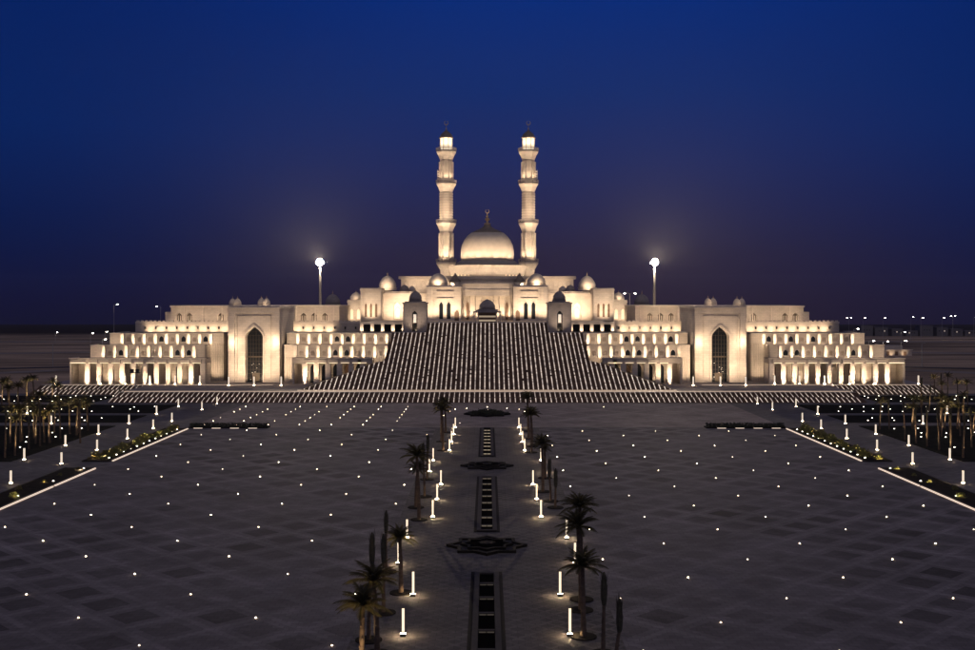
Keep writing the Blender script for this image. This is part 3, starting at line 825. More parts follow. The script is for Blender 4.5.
for i in range(-5, 6):
    a_ = math.radians(-90 + i*15)
    spot(H, (17.5*math.cos(a_), 399+17.5*math.sin(a_), 32.2), (13.6*math.cos(a_), 399+13.6*math.sin(a_), 35.0), 800, 90, 1)

# ------------------------------------------------------------------ minarets
def minaret(s):
    cx, cy = s*15.5, 415
    t = thing('minaret', 'tall floodlit three balcony minaret on the %s of the central dome' % SIDE[s], 'minaret', (cx, cy, 17.4), 'twin minarets behind the dome')
    O = PI/8
    def oct(prof, name, m, n=8): return MB().lathe(prof, n, cx, cy, rot=O).build(name, m, t)
    oct([(2.0, 17.4), (2.0, 35.5)], 'base', 'stone')
    def stage(z0, z1, r, grooves):
        sh = MB(); sh.lathe([(r, z0), (r, z1)], 8, cx, cy, rot=O)
        o = sh.build('shaft', 'stone', t)
        q = MB()
        for i in range(8):
            a = i*PI/4
            ca, sa = math.cos(a), math.sin(a); ap = r*math.cos(PI/8)
            if grooves:      # two raised ribs per face with a sunk panel between
                for off in (-.82*r*.38, .82*r*.38):
                    pts = []
                    for (dx, dn) in ((off-.2, 0), (off+.2, 0), (off+.2, .42), (off-.2, .42)):
                        pts.append((cx+ca*(ap+dn)-sa*dx, cy+sa*(ap+dn)+ca*dx))
                    q.prism_z(pts, z0+.3, z1-.6)
            else:            # bands of carved courses
                for j in range(int((z1-z0)/1.0)):
                    z = z0+.4+j*1.0
                    pts = [(cx+ca*(ap+dn)-sa*dx, cy+sa*(ap+dn)+ca*dx) for dx, dn in ((-.36*r, 0), (.36*r, 0), (.36*r, .16), (-.36*r, .16))]
                    q.prism_z(pts, z, z+.5)
        q.build('ribs' if grooves else 'carved_courses', 'stone2', o)
    def gallery(z, h, r):     # flared corbel, floor and balustrade
        c = oct([(r, z-h), (r*1.08, z-h*.8), (r*1.25, z-h*.45), (r*1.52, z-.3), (r*1.52, z)], 'corbel', 'stone2')
        oct([(4.05, z+.001), (4.05, z+.35)], 'gallery_floor', 'greydome')
        b = MB()
        for i in range(24):
            a = 2*PI*i/24; b.box(cx+3.8*math.cos(a)-.09, cx+3.8*math.cos(a)+.09, cy+3.8*math.sin(a)-.09, cy+3.8*math.sin(a)+.09, z+.36, z+1.1)
        b.lathe([(3.95, z+1.1), (3.95, z+1.3), (3.65, z+1.3), (3.65, z+1.1), (3.95, z+1.1)], 24, cx, cy, caps=False)
        b.build('balustrade', 'stone2', t)
        for a in (-PI/2, -PI/2-.75, -PI/2+.75, -PI/2-1.5, -PI/2+1.5):     # uplights on the gallery, and one beneath for the corbel
            spot(t, (cx+3.5*math.cos(a), cy+3.5*math.sin(a), z+.5), (cx+2.4*math.cos(a), cy+2.4*math.sin(a), z+6.5), 1800, 62, 1)
    oct([(2.1, 33), (2.6, 35.6), (4.0, 37.6), (4.0, 38.2)], 'corbel', 'stone2')
    for dx in (-5, 5): spot(t, (cx+dx, 408, 32.3), (cx, cy, 36.5), 1500, 60, 1)
    gallery(38.2, .6, 2.64)
    stage(38.6, 49.8, 2.64, True); gallery(53.0, 3.2, 2.64)
    stage(53.4, 64.5, 2.58, False); gallery(67.9, 3.2, 2.6)
    stage(68.3, 76.6, 2.55, True); gallery(80.0, 3.2, 2.6)
    oct([(2.3, 80.4), (2.3, 85.0)], 'lantern_room', 'lantern', 8)
    q = MB()
    for i in range(8):
        a = i*PI/4+O; q.lathe([(.14, 80.4), (.14, 85)], 6, cx+2.38*math.cos(a), cy+2.38*math.sin(a))
    q.build('lantern_columns', 'stone2', t)
    MB().lathe([(2.75, 85.0), (2.75, 85.3), (2.45, 85.5), (2.2, 86.3), (1.4, 87.1), (.5, 87.8), (.15, 88.4)], 16, cx, cy).build('lantern_cap', 'leaddome', t, True)
    f = MB().lathe([(.15, 88.3), (.3, 88.7), (.08, 89.1), (.08, 90)], 8, cx, cy); crescent(f, cx, cy, 90.8, .85); f.build('finial', 'gold', t)
    sp = MB()
    for j in range(4): sp.box(cx+s*2.6, cx+s*3.3, cy-1.5, cy-1.1, 69.3+j*.9, 69.9+j*.9)
    sp.box(cx+s*3.25, cx+s*3.35, cy-1.6, cy-1.0, 69.2, 73.0)
    sp.build('loudspeaker', 'stone2', t)
    for dx in (-3, 3):        # floods on the hall roof
        spot(t, (cx+dx, 402, 32.3), (cx, cy, 49), 24000, 40, 1)
        spot(t, (cx+dx, 396, 32.3), (cx, cy, 68), 75000, 28, 1)
for s in (-1, 1): minaret(s)

# ------------------------------------------------------------------ tall floodlight masts and lamps
for s in (-1, 1):
    x, y, z = s*52.4, 345, 22.3
    t = thing('floodlight_mast', 'tall floodlight mast with glaring lamps rising behind the %s wing' % SIDE[s], 'floodlight', (x, y, 22.36), 'high floodlight masts')
    MB().lathe([(.42, 22.36), (.36, 29), (.28, 35.6)], 12, x, y).build('pole', 'pole', t, True)
    MB().lathe([(.9, 35.6), (1.1, 35.75), (.9, 35.9)], 12, x, y).build('head_frame', 'pole', t)
    for k in range(8):
        a = 2*PI*k/8
        lx, ly = x+.95*math.cos(a), y+.95*math.sin(a)
        l = MB().box(lx-.32, lx+.32, ly-.14, ly+.2, 35.3, 36.0).build('lamp_housing', 'black', t)
        MB().box(lx-.27, lx+.27, ly-.17, ly-.142, 35.34, 35.94).build('lens', 'flood', l)
    spot(t, (x, y-1.2, 36), (x, y-10, 42.3), 650000, 115, 1, .3, (1, .80, .58))  # upward beam added to raise a halo in the haze
    MB().box(x-.7, x+.7, y-.66, y-.5, 34.7, 37.0).build('lamp_housing', 'black', t)
    MB().prism_y([(x+1.05*math.cos(PI*q/12), 35.85+1.05*math.sin(PI*q/12)) for q in range(24)], y-1.18, y-1.12).build('lens', 'flood', t)  # oversized glowing disc standing in for the lamps' blown-out glare

def street_lamp(name, x, y, z0, h, label, arm=1, double=False, group='street lamps around the site', lens=.22, mt='street'):
    t = thing(name, label, 'street lamp', (x, y, z0), group)
    MB().lathe([(.14, z0), (.09, z0+h)], 8, x, y).build('pole', 'pole', t)
    dirs = (-1, 1) if double else (arm,)
    for d in dirs:
        MB().tube([(x, y, z0+h-.1), (x+d*.8, y-.2, z0+h+.25), (x+d*1.7, y-.4, z0+h+.25)], .06, 6).build('arm', 'pole', t)
        hd = MB().box(x+d*1.2, x+d*2.1, y-.62, y-.2, z0+h+.14, z0+h+.34).build('lamp_head', 'pole', t)
        MB().box(x+d*1.65-lens, x+d*1.65+lens, y-.66, y-.2, z0+h-.02, z0+h+.13).build('lens', mt, hd)
    return t
street_lamp('street_lamp', 44.8, 346, 22.4, 3.6, 'double headed lamp on the roof beside the right floodlight mast', double=True)
street_lamp('street_lamp', -168, 495, ground_z(495), 24, 'street lamp standing against the sky farthest left behind the wing', 1)
street_lamp('street_lamp', -147, 495, ground_z(495), 23, 'street lamp rising just outside the end of the left rear range', -1)
lampsL = [(-330, 840), (-306, 880), (-285, 790), (-196, 560), (-190, 585), (-196, 640)]
for i, (x, y) in enumerate(lampsL):
    street_lamp('street_lamp', x, y, ground_z(y), 7, 'desert street lamp beyond the left wing, %s from the left' % ordn(i+1), 1, False, 'far desert lamps', .45)
for i, (px, hpx) in enumerate(((849, 318), (863, 318), (883, 318), (911, 317), (921, 318), (942, 318), (953, 316), (974, 318))):
    y = 900; x = (px-487.5)*y/1100
    street_lamp('street_lamp', x, y, ground_z(y), 24-(hpx-300)*y/1100-ground_z(y), 'tall street lamp on the far right road, %s from the left' % ordn(i+1), 1, i in (0, 6), 'street lamps on the far road', .40)

for i in range(9):
    px = 852+i*15; y = 1100; x = (px-487.5)*y/1100; z = ground_z(y); h = 5+((i*7) % 4)*1.7
    t = thing('distant_building', 'dim low building far right on the horizon, %s from the left' % ordn(i+1), 'building', (x, y, z), 'distant buildings beyond the desert')
    MB().box(x-5-(i % 3), x+6, y, y+12, z-1, z+h).build('wall', 'distant', t)
    MB().box(x-5.3-(i % 3), x+6.3, y-.3, y+12.3, z+h+.01, z+h+.5).build('roof', 'distant', t)
    for k in range(3): MB().box(x-3+k*2.6, x-2.2+k*2.6, y-.1, y-.01, z+h*.55, z+h*.55+1.1).build('window', 'faint' if (i+k) % 4 == 0 else 'glass', t)
x, y = (893-487.5)*520/1100, 520; z = ground_z(y)
t = thing('roadside_pavilion', 'small lit building standing beyond the end of the right wing', 'building', (x, y, z))
MB().box(x-9, x+9, y, y+8, z, z+2.6).build('wall', 'stone', t)
MB().box(x-5, x+5, y+1, y+7, z+2.61, z+4.8).build('upper_storey', 'stone', t)
MB().box(x-9.4, x+9.4, y-.4, y+.9, z+2.61, z+3.0).build('cornice', 'stone2', t)
for k in range(4): MB().box(x-7+k*4, x-5.6+k*4, y-.1, y-.01, z+.2, z+2).build('door', 'screen', t)
for k in (-7, -1, 5): spot(t, (x+k, y-2, z+.2), (x+k, y, z+2), 260, 110, 1)
for i, (px, py, yy) in enumerate(((854, 329, 470), (869, 341, 400), (883, 341.5, 400), (901, 341, 400), (901, 332, 480))):
    x = (px-487.5)*yy/1100; h = 24-(py-300)*yy/1100-ground_z(yy)
    street_lamp('street_lamp', x, yy, ground_z(yy), h, 'short bright lamp near the lit roadside building, %s from the wing' % ordn(i+1), 1, False, 'lamps near the roadside building', .3)

# unlit poles standing in the desert
for s in (-1, 1):
    for i, (d, y) in enumerate(((178, 360), (158, 400), (143, 420))):
        t = thing('utility_pole', 'unlit thin pole in the %s desert beyond the garden, %s from the frame edge' % (SIDE[s], ordn(i+1)), 'pole', (s*d, y, ground_z(y)), 'unlit poles in the desert')
        MB().lathe([(.16, ground_z(y)), (.1, ground_z(y)+8.5)], 8, s*d, y).build('pole', 'pole', t)
        MB().tube([(s*d, y, ground_z(y)+8.4), (s*d+1.3, y, ground_z(y)+8.8)], .07).build('arm', 'pole', t)

# ------------------------------------------------------------------ lit bollards
M['tube2'] = emit_mat('bollard_tube_frosted', (1, .82, .62, 1), .85)
M['lens2'] = emit_mat('bollard_base_lens_soft', (1, .72, .42, 1), 90)
def bollard_proto(h=2.0, r=.09, tm='tube', lm='lens'):
    t = thing('light_bollard', 'x', 'bollard', (0, 0, 0), None)
    local('base', MB().box(-.2, .2, -.2, .2, 0, .22).box(-.25, .25, -.25, .25, .27, .31), 'black', t)
    local('light_tube', MB().lathe([(r, .311), (r, h)], 12), tm, t, False)
    local('cap', MB().lathe([(r+.01, h), (r+.01, h+.04), (r*.6, h+.06)], 12), 'black', t)
    local('base_lens', MB().box(-.18, .18, -.18, .18, .221, .266), lm, t)
    return t
bp = bollard_proto(); bp2 = bollard_proto(2.0, .15, 'tube2', 'lens2'); first = {True: [bp], False: [bp2]}
def place_bollard(x, y, z, label, group, sc=1):
    q = 'central' in group
    o = first[q].pop() if first[q] else copy_tree(bp if q else bp2)
    o.location = (x, y, z); o.scale = (sc, sc, sc)
    tag(o, label, 'bollard', group); return o
YB = [78.5+10.6*k for k in range(13)]
for s in (-1, 1):
    for k, y in enumerate(YB):
        d = 8.0 if k in (2, 3, 7, 8) else 5.95
        place_bollard(s*d, y, .006, 'lit tube bollard on the %s of the central walkway, %s from the front' % (SIDE[s], ordn(k+1)), 'bollards along the central walkway')
    for k, y in enumerate((113, 128, 143, 160, 174.6, 189.3, 203.9, 216, 238.7, 252)):
        place_bollard(s*61.9, y, .004, 'lit tube bollard on the plaza edge of the %s path, %s from the front' % (SIDE[s], ordn(k+1)), 'bollards on the inner edge of the side paths', .92)
    for k, y in enumerate((118, 133, 148.5, 164, 180, 195.3, 211.9, 229.6, 245.8)):
        place_bollard(s*69.0, y, .004, 'lit tube bollard on the garden edge of the %s path, %s from the front' % (SIDE[s], ordn(k+1)), 'bollards on the outer edge of the side paths', .95)
    for k, d in enumerate((84, 96.5, 103, 110)):
        place_bollard(s*d, 230.8 if k % 2 else 212, .004, 'short lit bollard on a cross path in the %s garden, %s outward' % (SIDE[s], ordn(k+1)), 'bollards on the garden cross paths', .9)
    for k, d in enumerate((53, 60, 66.5, 75, 81.5, 88, 94.5, 101, 112.5)):
        place_bollard(s*d, 283 if d < 70 else 287, PZ+.002 , 'lit bollard on the podium before the %s wings, %s from the stairs' % (SIDE[s], ordn(k+1)), 'bollards on the podium', 1.25)

# ------------------------------------------------------------------ recessed ground lights
def glight_proto(mt, r=.052, nm='ground_light'):
    t = thing(nm, 'x', 'ground light', (0, 0, 0))
    local('bezel', MB().lathe([(r*2.0, 0), (r*1.9, .03), (r*1.2, .05)], 10), 'pole', t)
    local('lens', MB().lathe([(r*1.3, .045), (r*1.1, .085), (r*.5, .115), (r*.1, .12)], 8), mt, t, True)
    return t
M['bulb2'] = emit_mat('ground_light_lens_soft', (1, .80, .58, 1), 7); M['bulb3'] = emit_mat('ground_light_lens_worn', (1, .72, .45, 1), 14)
gps = [glight_proto(q) for q in ('bulb', 'bulb2', 'bulb3')]; gfirst = list(gps)
def place_gl(x, y, z, label, group):
    o = gfirst.pop() if gfirst else copy_tree(gps[random.choice((0, 0, 1, 2, 2))])
    o.location = (x, y, z); tag(o, label, 'ground light', group)
for s in (-1, 1):
    r_ = 0
    y = 75.0 + (1.2 if s < 0 else 0)
    j = -8
    while y < 203:
        xs_ = [10.7+6.68*k for k in range(8) if (k+j) % 2 == 0 and 10.7+6.68*k < 53.5]
        for i, x in enumerate(xs_):
            place_gl(s*x, y, 0, 'ground light in the plaza %s half, %s row from front, %s outward' % (SIDE[s], ordn(j+9), ordn(i+1)), 'ground lights set in the dark plaza')
        y += 6.62; j += 1
for j, y in enumerate((211, 217.5, 223.7, 229.5, 235.5, 241, 247)):
    for i, x in enumerate((-54.2, -48.1, -42, -36, -29.9, -23.8, -17.8)):
        if (i*5+j*3) % 7 in (2,): continue
        place_gl(x, y, .003, 'ground light in the pale strip before the steps, %s row, %s from the left' % (ordn(j+1), ordn(i+1)), 'ground lights in the pale upper strip')
for i, (x, y) in enumerate(((-8, 236), (-7, 241), (-4.5, 243), (0, 246), (.2, 240), (4.4, 243), (7, 241), (8, 236), (-5.3, 214), (-9, 228), (26, 246))):
    place_gl(x, y, .003, 'ground light ringing the far star planter on the pale strip, %s clockwise' % ordn(i+1), 'ground lights around the far star planter')
# garden lights (white pin points in the lawns)
gd = glight_proto('bulbdim', .10, 'garden_light'); gdf = [gd]
for s in (-1, 1):
    rr = random.Random(11+s); n_ = 0
    for (a, b, step) in ((164, 208, 6.4), (216, 227, 5), (234, 250, 5), (258, 274, 4.5)):
        y = a+1.5; row = 0
        while y < b:
            d = 74 + (row % 2)*3.2 + (rr.random()*2)
            if b > 270: d = 93
            while d < 128:
                if rr.random() < .86:
                    n_ += 1
                    o = gdf.pop() if gdf else copy_tree(gd)
                    o.location = (s*(d+rr.uniform(-.6, .6)), y+rr.uniform(-.6, .6), .107)
                    tag(o, 'small white spike light standing in the dark %s garden lawn' % SIDE[s], 'garden light', 'white spike lights in the %s garden' % SIDE[s])
                d += 4.7
            y += step; row += 1

# ------------------------------------------------------------------ palms
def frond(mb, az, lift, L_, rnd):
    """arched midrib with hanging leaflets on both sides"""
    n = 11; pts = []
    ca, sa = math.cos(az), math.sin(az)
    e = lift; x = 0; z = 0
    for i in range(n+1):
        pts.append(Vector((x*ca, x*sa, z)))
        x += L_/n*math.cos(e); z += L_/n*math.sin(e); e -= (1.25 if lift > .2 else .8)/n*(1+rnd.uniform(-.1, .2))
    side = Vector((-sa, ca, 0))
    for i in range(n):
        a, b = pts[i], pts[i+1]; w = .035*(1-i/n)+.012
        mb.quad(tuple(a-side*w), tuple(a+side*w), tuple(b+side*w), tuple(b-side*w))
        if i == 0: continue
        for k in range(3):
            p = a.lerp(b, k/3); tt = (i+k/3)/n
            ll = L_*.23*math.sin(PI*min(1, tt*.85+.12))
            fw = (b-a).normalized()
            for sg in (-1, 1):
                tip = p + side*sg*ll*.72 + fw*ll*.55 + Vector((0, 0, -ll*(.30+rnd.uniform(0, .25))))
                q = fw*.075
                mb.quad(tuple(p-q*.55), tuple(p+q*.55), tuple(tip))
def crown_mb(seed, L_=2.6, nf=30):
    rnd = random.Random(seed); mb = MB()
    for i in range(nf):
        az = i*2.39996+rnd.uniform(-.2, .2)
        lift = 1.5 - 1.35*(i/nf)**1.25 + rnd.uniform(-.12, .12)
        frond(mb, az, lift, L_*rnd.uniform(.82, 1.08), rnd)
    return mb
def tied_mb(seed, h):
    """fronds bound upright into a club"""
    rnd = random.Random(seed); mb = MB()
    prof = [(.14, 0), (.19, h*.12), (.23, h*.35), (.20, h*.6), (.15, h*.8), (.06, h*.97)]
    mb.lathe(prof, 10)
    for i in range(26):
        a = rnd.uniform(0, 2*PI); z = rnd.uniform(.1, .8)*h; r = .17
        p = Vector((r*math.cos(a), r*math.sin(a), z))
        d = Vector((math.cos(a)*.16, math.sin(a)*.16, rnd.uniform(.7, 1.2)*h*.3))
        sd = Vector((-math.sin(a), math.cos(a), 0))*.05
        mb.quad(tuple(p-sd), tuple(p+sd), tuple(p+d))
    return mb
CROWNS = [crown_mb(i, 2.1, 30).mesh('crown', 'frond') for i in range(4)]
SPARSE = [crown_mb(20+i, 2.2, 16).mesh('crown', 'frond') for i in range(4)]
TIED = [tied_mb(i, 2.3).mesh('crown', 'tied') for i in range(2)]
def trunk_mesh(h, r0=.26, r1=.17, lean=0):
    mb = MB(); n = 14; pts = []; rad = []
    for i in range(n+1):
        t_ = i/n; pts.append((lean*t_*t_, 0, h*t_)); rad.append((r0+(r1-r0)*t_)*(1.0 + (.10 if i % 2 else -.04)))
    mb.tube(pts, rad, 10)
    for i in range(int(h*6)):     # old leaf bases
        a = i*2.4; z = i/6+.1; r = r0+(r1-r0)*z/h
        p = Vector((lean*(z/h)**2+r*math.cos(a), r*math.sin(a), z)); o = Vector((math.cos(a)*.09, math.sin(a)*.09, .14)); sd = Vector((-math.sin(a), math.cos(a), 0))*.07
        mb.quad(tuple(p-sd), tuple(p+sd), tuple(p+o))
    return mb.mesh('trunk', 'trunk')
_tk = {}
def palm(x, y, h, label, group, kind='full', sc=1, rz=0, z=0, pit=True, lit=0):
    t = thing('palm_tree', label, 'palm tree', (x, y, z), group)
    t.rotation_euler = (0, 0, rz)
    k = round(h*2)/2
    rt = .2 if kind == 'full' else .15
    if (k, rt) not in _tk: _tk[(k, rt)] = trunk_mesh(k, rt, rt*.65, .25)
    tr = bpy.data.objects.new('trunk', _tk[(k, rt)]); COL.objects.link(tr); tr.parent = t
    ms = {'full': CROWNS, 'sparse': SPARSE, 'tied': TIED}[kind][int(abs(x)*7+y) % (2 if kind == 'tied' else 4)]
    c = bpy.data.objects.new('crown', ms); COL.objects.link(c); c.parent = t; c.location = (.25, 0, k-.1); c.scale = (sc, sc, sc)
    if pit:
        local('tree_pit', MB().lathe([(.95, 0), (.95, .08), (.75, .085)], 20), 'soil', t)
    if lit:
        o = spot(None, (x, y, z), (x, y+.01, z+5), lit*(13 if pit else 20), 60, .9, .1, (1, .70, .38) if pit else (1, .78, .48))
        o.parent = t; o.location = (.9, -.5, .12)
        o.rotation_quaternion = (Vector((.2, 0, k+.3))-Vector((.9, -.5, .12))).to_track_quat('-Z', 'Y')
    return t
G1 = 'palms lining the central walkway'
PL = [  # side, D, Y, h, kind, scale, lit
 (-1, 8.0, 70.5, 4.5, 'full', 1.0, 60), (-1, 7.4, 74.5, 5.0, 'full', 1.0, 60), (-1, 8.3, 77.5, 5.5, 'tied', 1.0, 0), (-1, 7.9, 84.3, 4.0, 'tied', 1.0, 0), (-1, 7.0, 90, 4.5, 'full', .80, 70),
 (-1, 8.9, 97, 3.5, 'tied', .9, 0), (-1, 7.4, 120, 7.0, 'full', 1.05, 14), (-1, 8.2, 127, 4.5, 'full', .8, 0), (-1, 7.6, 134, 4.5, 'tied', 1, 0), (-1, 8.0, 147, 4, 'tied', 1, 0),
 (-1, 7.0, 175, 6.5, 'full', .95, 40), (-1, 7.7, 186, 6, 'full', .95, 25), (-1, 7.5, 199, 5.5, 'full', .9, 0),
 (1, 6.9, 78.3, 5.0, 'full', .95, 0), (1, 7.3, 85, 6.5, 'full', 1.0, 0), (1, 7.6, 88, 7.5, 'full', .9, 0), (1, 7.9, 74.5, 3.5, 'tied', 1.0, 0), (1, 8.4, 71.5, 2.5, 'tied', 1.0, 0),
 (1, 7.0, 137.5, 6.0, 'full', .95, 0), (1, 7.6, 131, 3.0, 'tied', 1, 0), (1, 7.9, 127, 2.5, 'tied', 1, 0), (1, 7.8, 148, 4, 'full', .6, 0),
 (1, 7.0, 173, 6.0, 'full', .95, 0), (1, 7.4, 180, 5.5, 'full', .9, 0), (1, 7.2, 190, 7.0, 'full', .8, 0), (1, 7.5, 201, 6.5, 'full', .8, 0)]
cnt = {}
for s, d, y, h, kd, sc, lit in sorted(PL, key=lambda q: q[2]):
    k = (s, kd); cnt[k] = cnt.get(k, 0)+1
    desc = 'leafy palm' if kd == 'full' else 'palm with tied up fronds'
    palm(s*d, y, h, '%s %s of the walkway, %s of its kind from front' % (desc, SIDE[s], ordn(cnt[k])), G1, kd, sc, d*3, .006, True, lit)
gl_ = [(34.6,439.2,5.5),(40.5,446.9,5),(50,443.8,5.5),(60.8,439.2,5.5),(5.4,458.5,6),(15.4,456.2,5.5),(10.8,443.8,5.5),(22.6,441.5,5.5),(29.2,450,4),(70,434.6,5.5),(79.2,433.8,5.5),(88.5,431.5,5),(54.6,433,5.5),
       (18,410,5),(27,402,5),(34,400,5),(10,409,4.5),(2,405,5),(58,404,4)]
rr = random.Random(91); gl_ += [(rr.uniform(0, 96), rr.choice((398, 402, 408, 420, 428, 436, 444)) + rr.uniform(-1.5, 1.5), rr.uniform(4, 5.5)) for _ in range(9)]
for i, (px, py, h) in enumerate(sorted(gl_)):
    y = 26400/(py-300); x = (px-487.5)*y/1100
    palm(x, y, h, 'slender uplit garden palm left of the paths, %s from the left edge' % ordn(i+1), 'slender palms in the left garden', 'full' if i % 3 == 0 else ('tied' if i % 5 == 1 else 'sparse'), .9, i*1.3, .1, False, 90)
gr_ = [(880,430,5,1),(905.3,440.8,5,0),(916.5,443.8,4.5,0),(927.3,447,5,0),(939.6,450.8,5,0),(951.2,454.6,5.5,0),(963.5,458.5,5,0),(942.7,410,5.5,1),(929.6,411.5,4,0),(922.7,406,4.5,0),(963.5,420.8,5,1),(889.6,430,4,0),
       (950,436,6,1),(972,448,5,0),(935,399,5,1),(948,397,5,1),(958,403,4.5,1),(968,405,5,1),(915,428,4,0)]
gr_ += [(975-rr.uniform(0, 80), rr.choice((398, 402, 408, 420, 428, 436, 444)) + rr.uniform(-1.5, 1.5), rr.uniform(4, 5.5), rr.randint(0, 1)) for _ in range(11)]
for i, (px, py, h, f_) in enumerate(sorted(gr_)):
    y = 26400/(py-300); x = (px-487.5)*y/1100
    palm(x, y, h, 'slender uplit garden palm right of the paths, %s from the wing side' % ordn(i+1), 'slender palms in the right garden', 'sparse' if f_ else 'tied', .8, i*1.7, .1, False, 80)

# ------------------------------------------------------------------ planting beds along the plaza edge
def shrub_mb(seed, r, h, n=150):
    rnd = random.Random(seed); mb = MB()
    for i in range(n):
        a = rnd.uniform(0, 2*PI); q = rnd.random()**.5; z = rnd.random()
        rr_ = r*q*(1-.45*z)*(1+.3*math.sin(3*a+seed))
        p = Vector((rr_*math.cos(a), rr_*math.sin(a), .05+h*z*(1-.3*q)))
        d = Vector((rnd.gauss(0, 1), rnd.gauss(0, 1), rnd.gauss(.6, .8))).normalized()*r*.34
        sd = d.cross(Vector((rnd.gauss(0, 1), rnd.gauss(0, 1), rnd.gauss(0, 1)))).normalized()*r*.10
        mb.quad(tuple(p), tuple(p+d*.5+sd), tuple(p+d), tuple(p+d*.5-sd))
    return mb
SHR = [shrub_mb(i, .8, .9).mesh('shrub', 'shrub') for i in range(4)]
for s in (-1, 1):
    for bi, (a, b) in enumerate(((98, 156.6), (163, 205))):
        where = ('near', 'far')[bi]
        t = thing('planting_bed', 'dark planting bed edging the %s side of the plaza, %s of the two' % (SIDE[s], where), 'planting bed', (s*58, a, 0), 'planting beds along the plaza edges')
        MB().box(s*56.05, s*59.9, a, b, -.05, .14).build('soil', 'soil', t)
        MB().box(s*55.75, s*56.04, a, b, -.05, .22).box(s*59.91, s*60.1, a, b, -.05, .2).build('kerb', 'granitel', t)
        segs = [(a+.5, b-.5)] if bi else [(a+.5, 141), (141.6, b-.3)]
        for u0, u1 in segs: MB().box(s*55.55, s*55.74, u0, u1, .002, .16).build('line_light', 'line', t)
        n_ = 24 if bi else 11
        rr = random.Random(7*bi+s)
        for i in range(n_):
            y = a+2+(b-a-4)*i/(n_-1); sc = rr.uniform(.7, 1.35) if bi else rr.uniform(.35, .8)
            o = bpy.data.objects.new('shrub', SHR[i % 4]); COL.objects.link(o)
            o.location = (s*(58+rr.uniform(-.9, .9)), y, .14); o.scale = (sc,)*3; o.rotation_euler = (0, 0, rr.uniform(0, 6))
            tag(o, 'leafy uplit shrub in the %s %s planting bed, %s from the front' % (SIDE[s], where, ordn(i+1)), 'shrub', 'shrubs in the planting beds')
            if i % 2 == 0:
                d = gdf.pop() if gdf else copy_tree(gd)
                d.location = (s*57.0, y+.9, .142)
                tag(d, 'spike light among shrubs in the %s %s bed, %s from the front' % (SIDE[s], where, ordn(i//2+1)), 'garden light', 'spike lights in the planting beds')
                spot(o, (s*57, y, .2), (s*58, y, .8), 300, 140, .9, .05, (1, .72, .38)).location = Vector((-s*1.1, -.3, .1))
    t = thing('hedge_strip', 'long low black hedge closing the far %s edge of the dark plaza' % SIDE[s], 'hedge', (s*48, 207, 0), 'low hedges at the far plaza edge')
    MB().box(s*41, s*56, 205.6, 208.2, -.03, .2).build('planter', 'granite', t)
    hb = MB(); rnd = random.Random(77+s)
    for i in range(2600):
        p = Vector((s*rnd.uniform(41.2, 55.8), rnd.uniform(205.8, 208), rnd.uniform(.15, .8)))
        d = Vector((rnd.gauss(0, 1), rnd.gauss(0, 1), rnd.gauss(.3, 1))).normalized()*.22; sd = d.cross(Vector((rnd.gauss(0, 1), rnd.gauss(0, 1), 1))).normalized()*.09
        hb.quad(tuple(p), tuple(p+d*.5+sd), tuple(p+d), tuple(p+d*.5-sd))
    hb.build('foliage', 'hedge', t)
    for k in range(4):
        u = 43+k*3.4; MB().box(s*u, s*(u+1.6), 205.3, 205.55, .002, .1).build('line_light', 'line', t)

# ------------------------------------------------------------------ star fountains and cascade channels on the axis
def star(cx, cy, r, z0, z1, mb, inner=.765, rot=0):
    pts = []
    for i in range(16):
        rr_ = r if i % 2 == 0 else r*inner
        a = i*PI/8 + rot; pts.append((cx+rr_*math.cos(a), cy+rr_*math.sin(a)))
    mb.prism_z(pts, z0, z1); return mb
for i, (cy, r, lab) in enumerate(((107, 3.95, 'nearest to the front'), (158.6, 3.85, 'middle of the three'))):
    t = thing('star_fountain', 'black granite eight pointed star fountain on the walkway, %s' % lab, 'fountain', (0, cy, 0), 'star basins on the central axis')
    # rim as a ring of prisms
    for (ro, ri, z, nm, mt) in ((r, r*.88, .26, 'outer_rim', 'granite'), (r*.66, r*.57, .36, 'inner_rim', 'granite')):
        rb = MB()
        po = [((ro if k % 2 == 0 else ro*.765)*math.cos(k*PI/8), (ro if k % 2 == 0 else ro*.765)*math.sin(k*PI/8)) for k in range(16)]
        pi_ = [(x*ri/ro, y*ri/ro) for x, y in po]
        for k in range(16):
            q = (k+1) % 16
            rb.prism_z([(po[k][0], cy+po[k][1]), (po[q][0], cy+po[q][1]), (pi_[q][0], cy+pi_[q][1]), (pi_[k][0], cy+pi_[k][1])], -.03, z)
        rb.build(nm, mt, t)
    star(0, cy, r*.87, -.02, .12, MB()).build('basin', 'granitel', t)
    star(0, cy, r*.56, -.02, .27, MB()).build('water', 'water', t)
    star(0, cy, r*.22, .271, .44, MB()).build('jet_block', 'granite', t)
t = thing('star_planter', 'black clipped hedge star planter nearest to the steps on the axis', 'planter', (0, 230, 0), 'star basins on the central axis')
star(0, 230, 4.9, -.02, .35, MB()).build('planter', 'granite', t)
hb = MB(); rnd = random.Random(5)
for i in range(2600):
    a = rnd.uniform(0, 2*PI); ra = 4.6*rnd.random()**.5*(.8+.2*math.cos(8*a)); zz = .9 if abs(ra*math.cos(a)) < 2 else .55
    p = Vector((ra*math.cos(a), 230+ra*math.sin(a), rnd.uniform(.3, zz)))
    d = Vector((rnd.gauss(0, 1), rnd.gauss(0, 1), rnd.gauss(.3, 1))).normalized()*.24; sd = d.cross(Vector((rnd.gauss(0, 1), rnd.gauss(0, 1), 1))).normalized()*.1
    hb.quad(tuple(p), tuple(p+d*.5+sd), tuple(p+d), tuple(p+d*.5-sd))
hb.build('foliage', 'hedge', t)
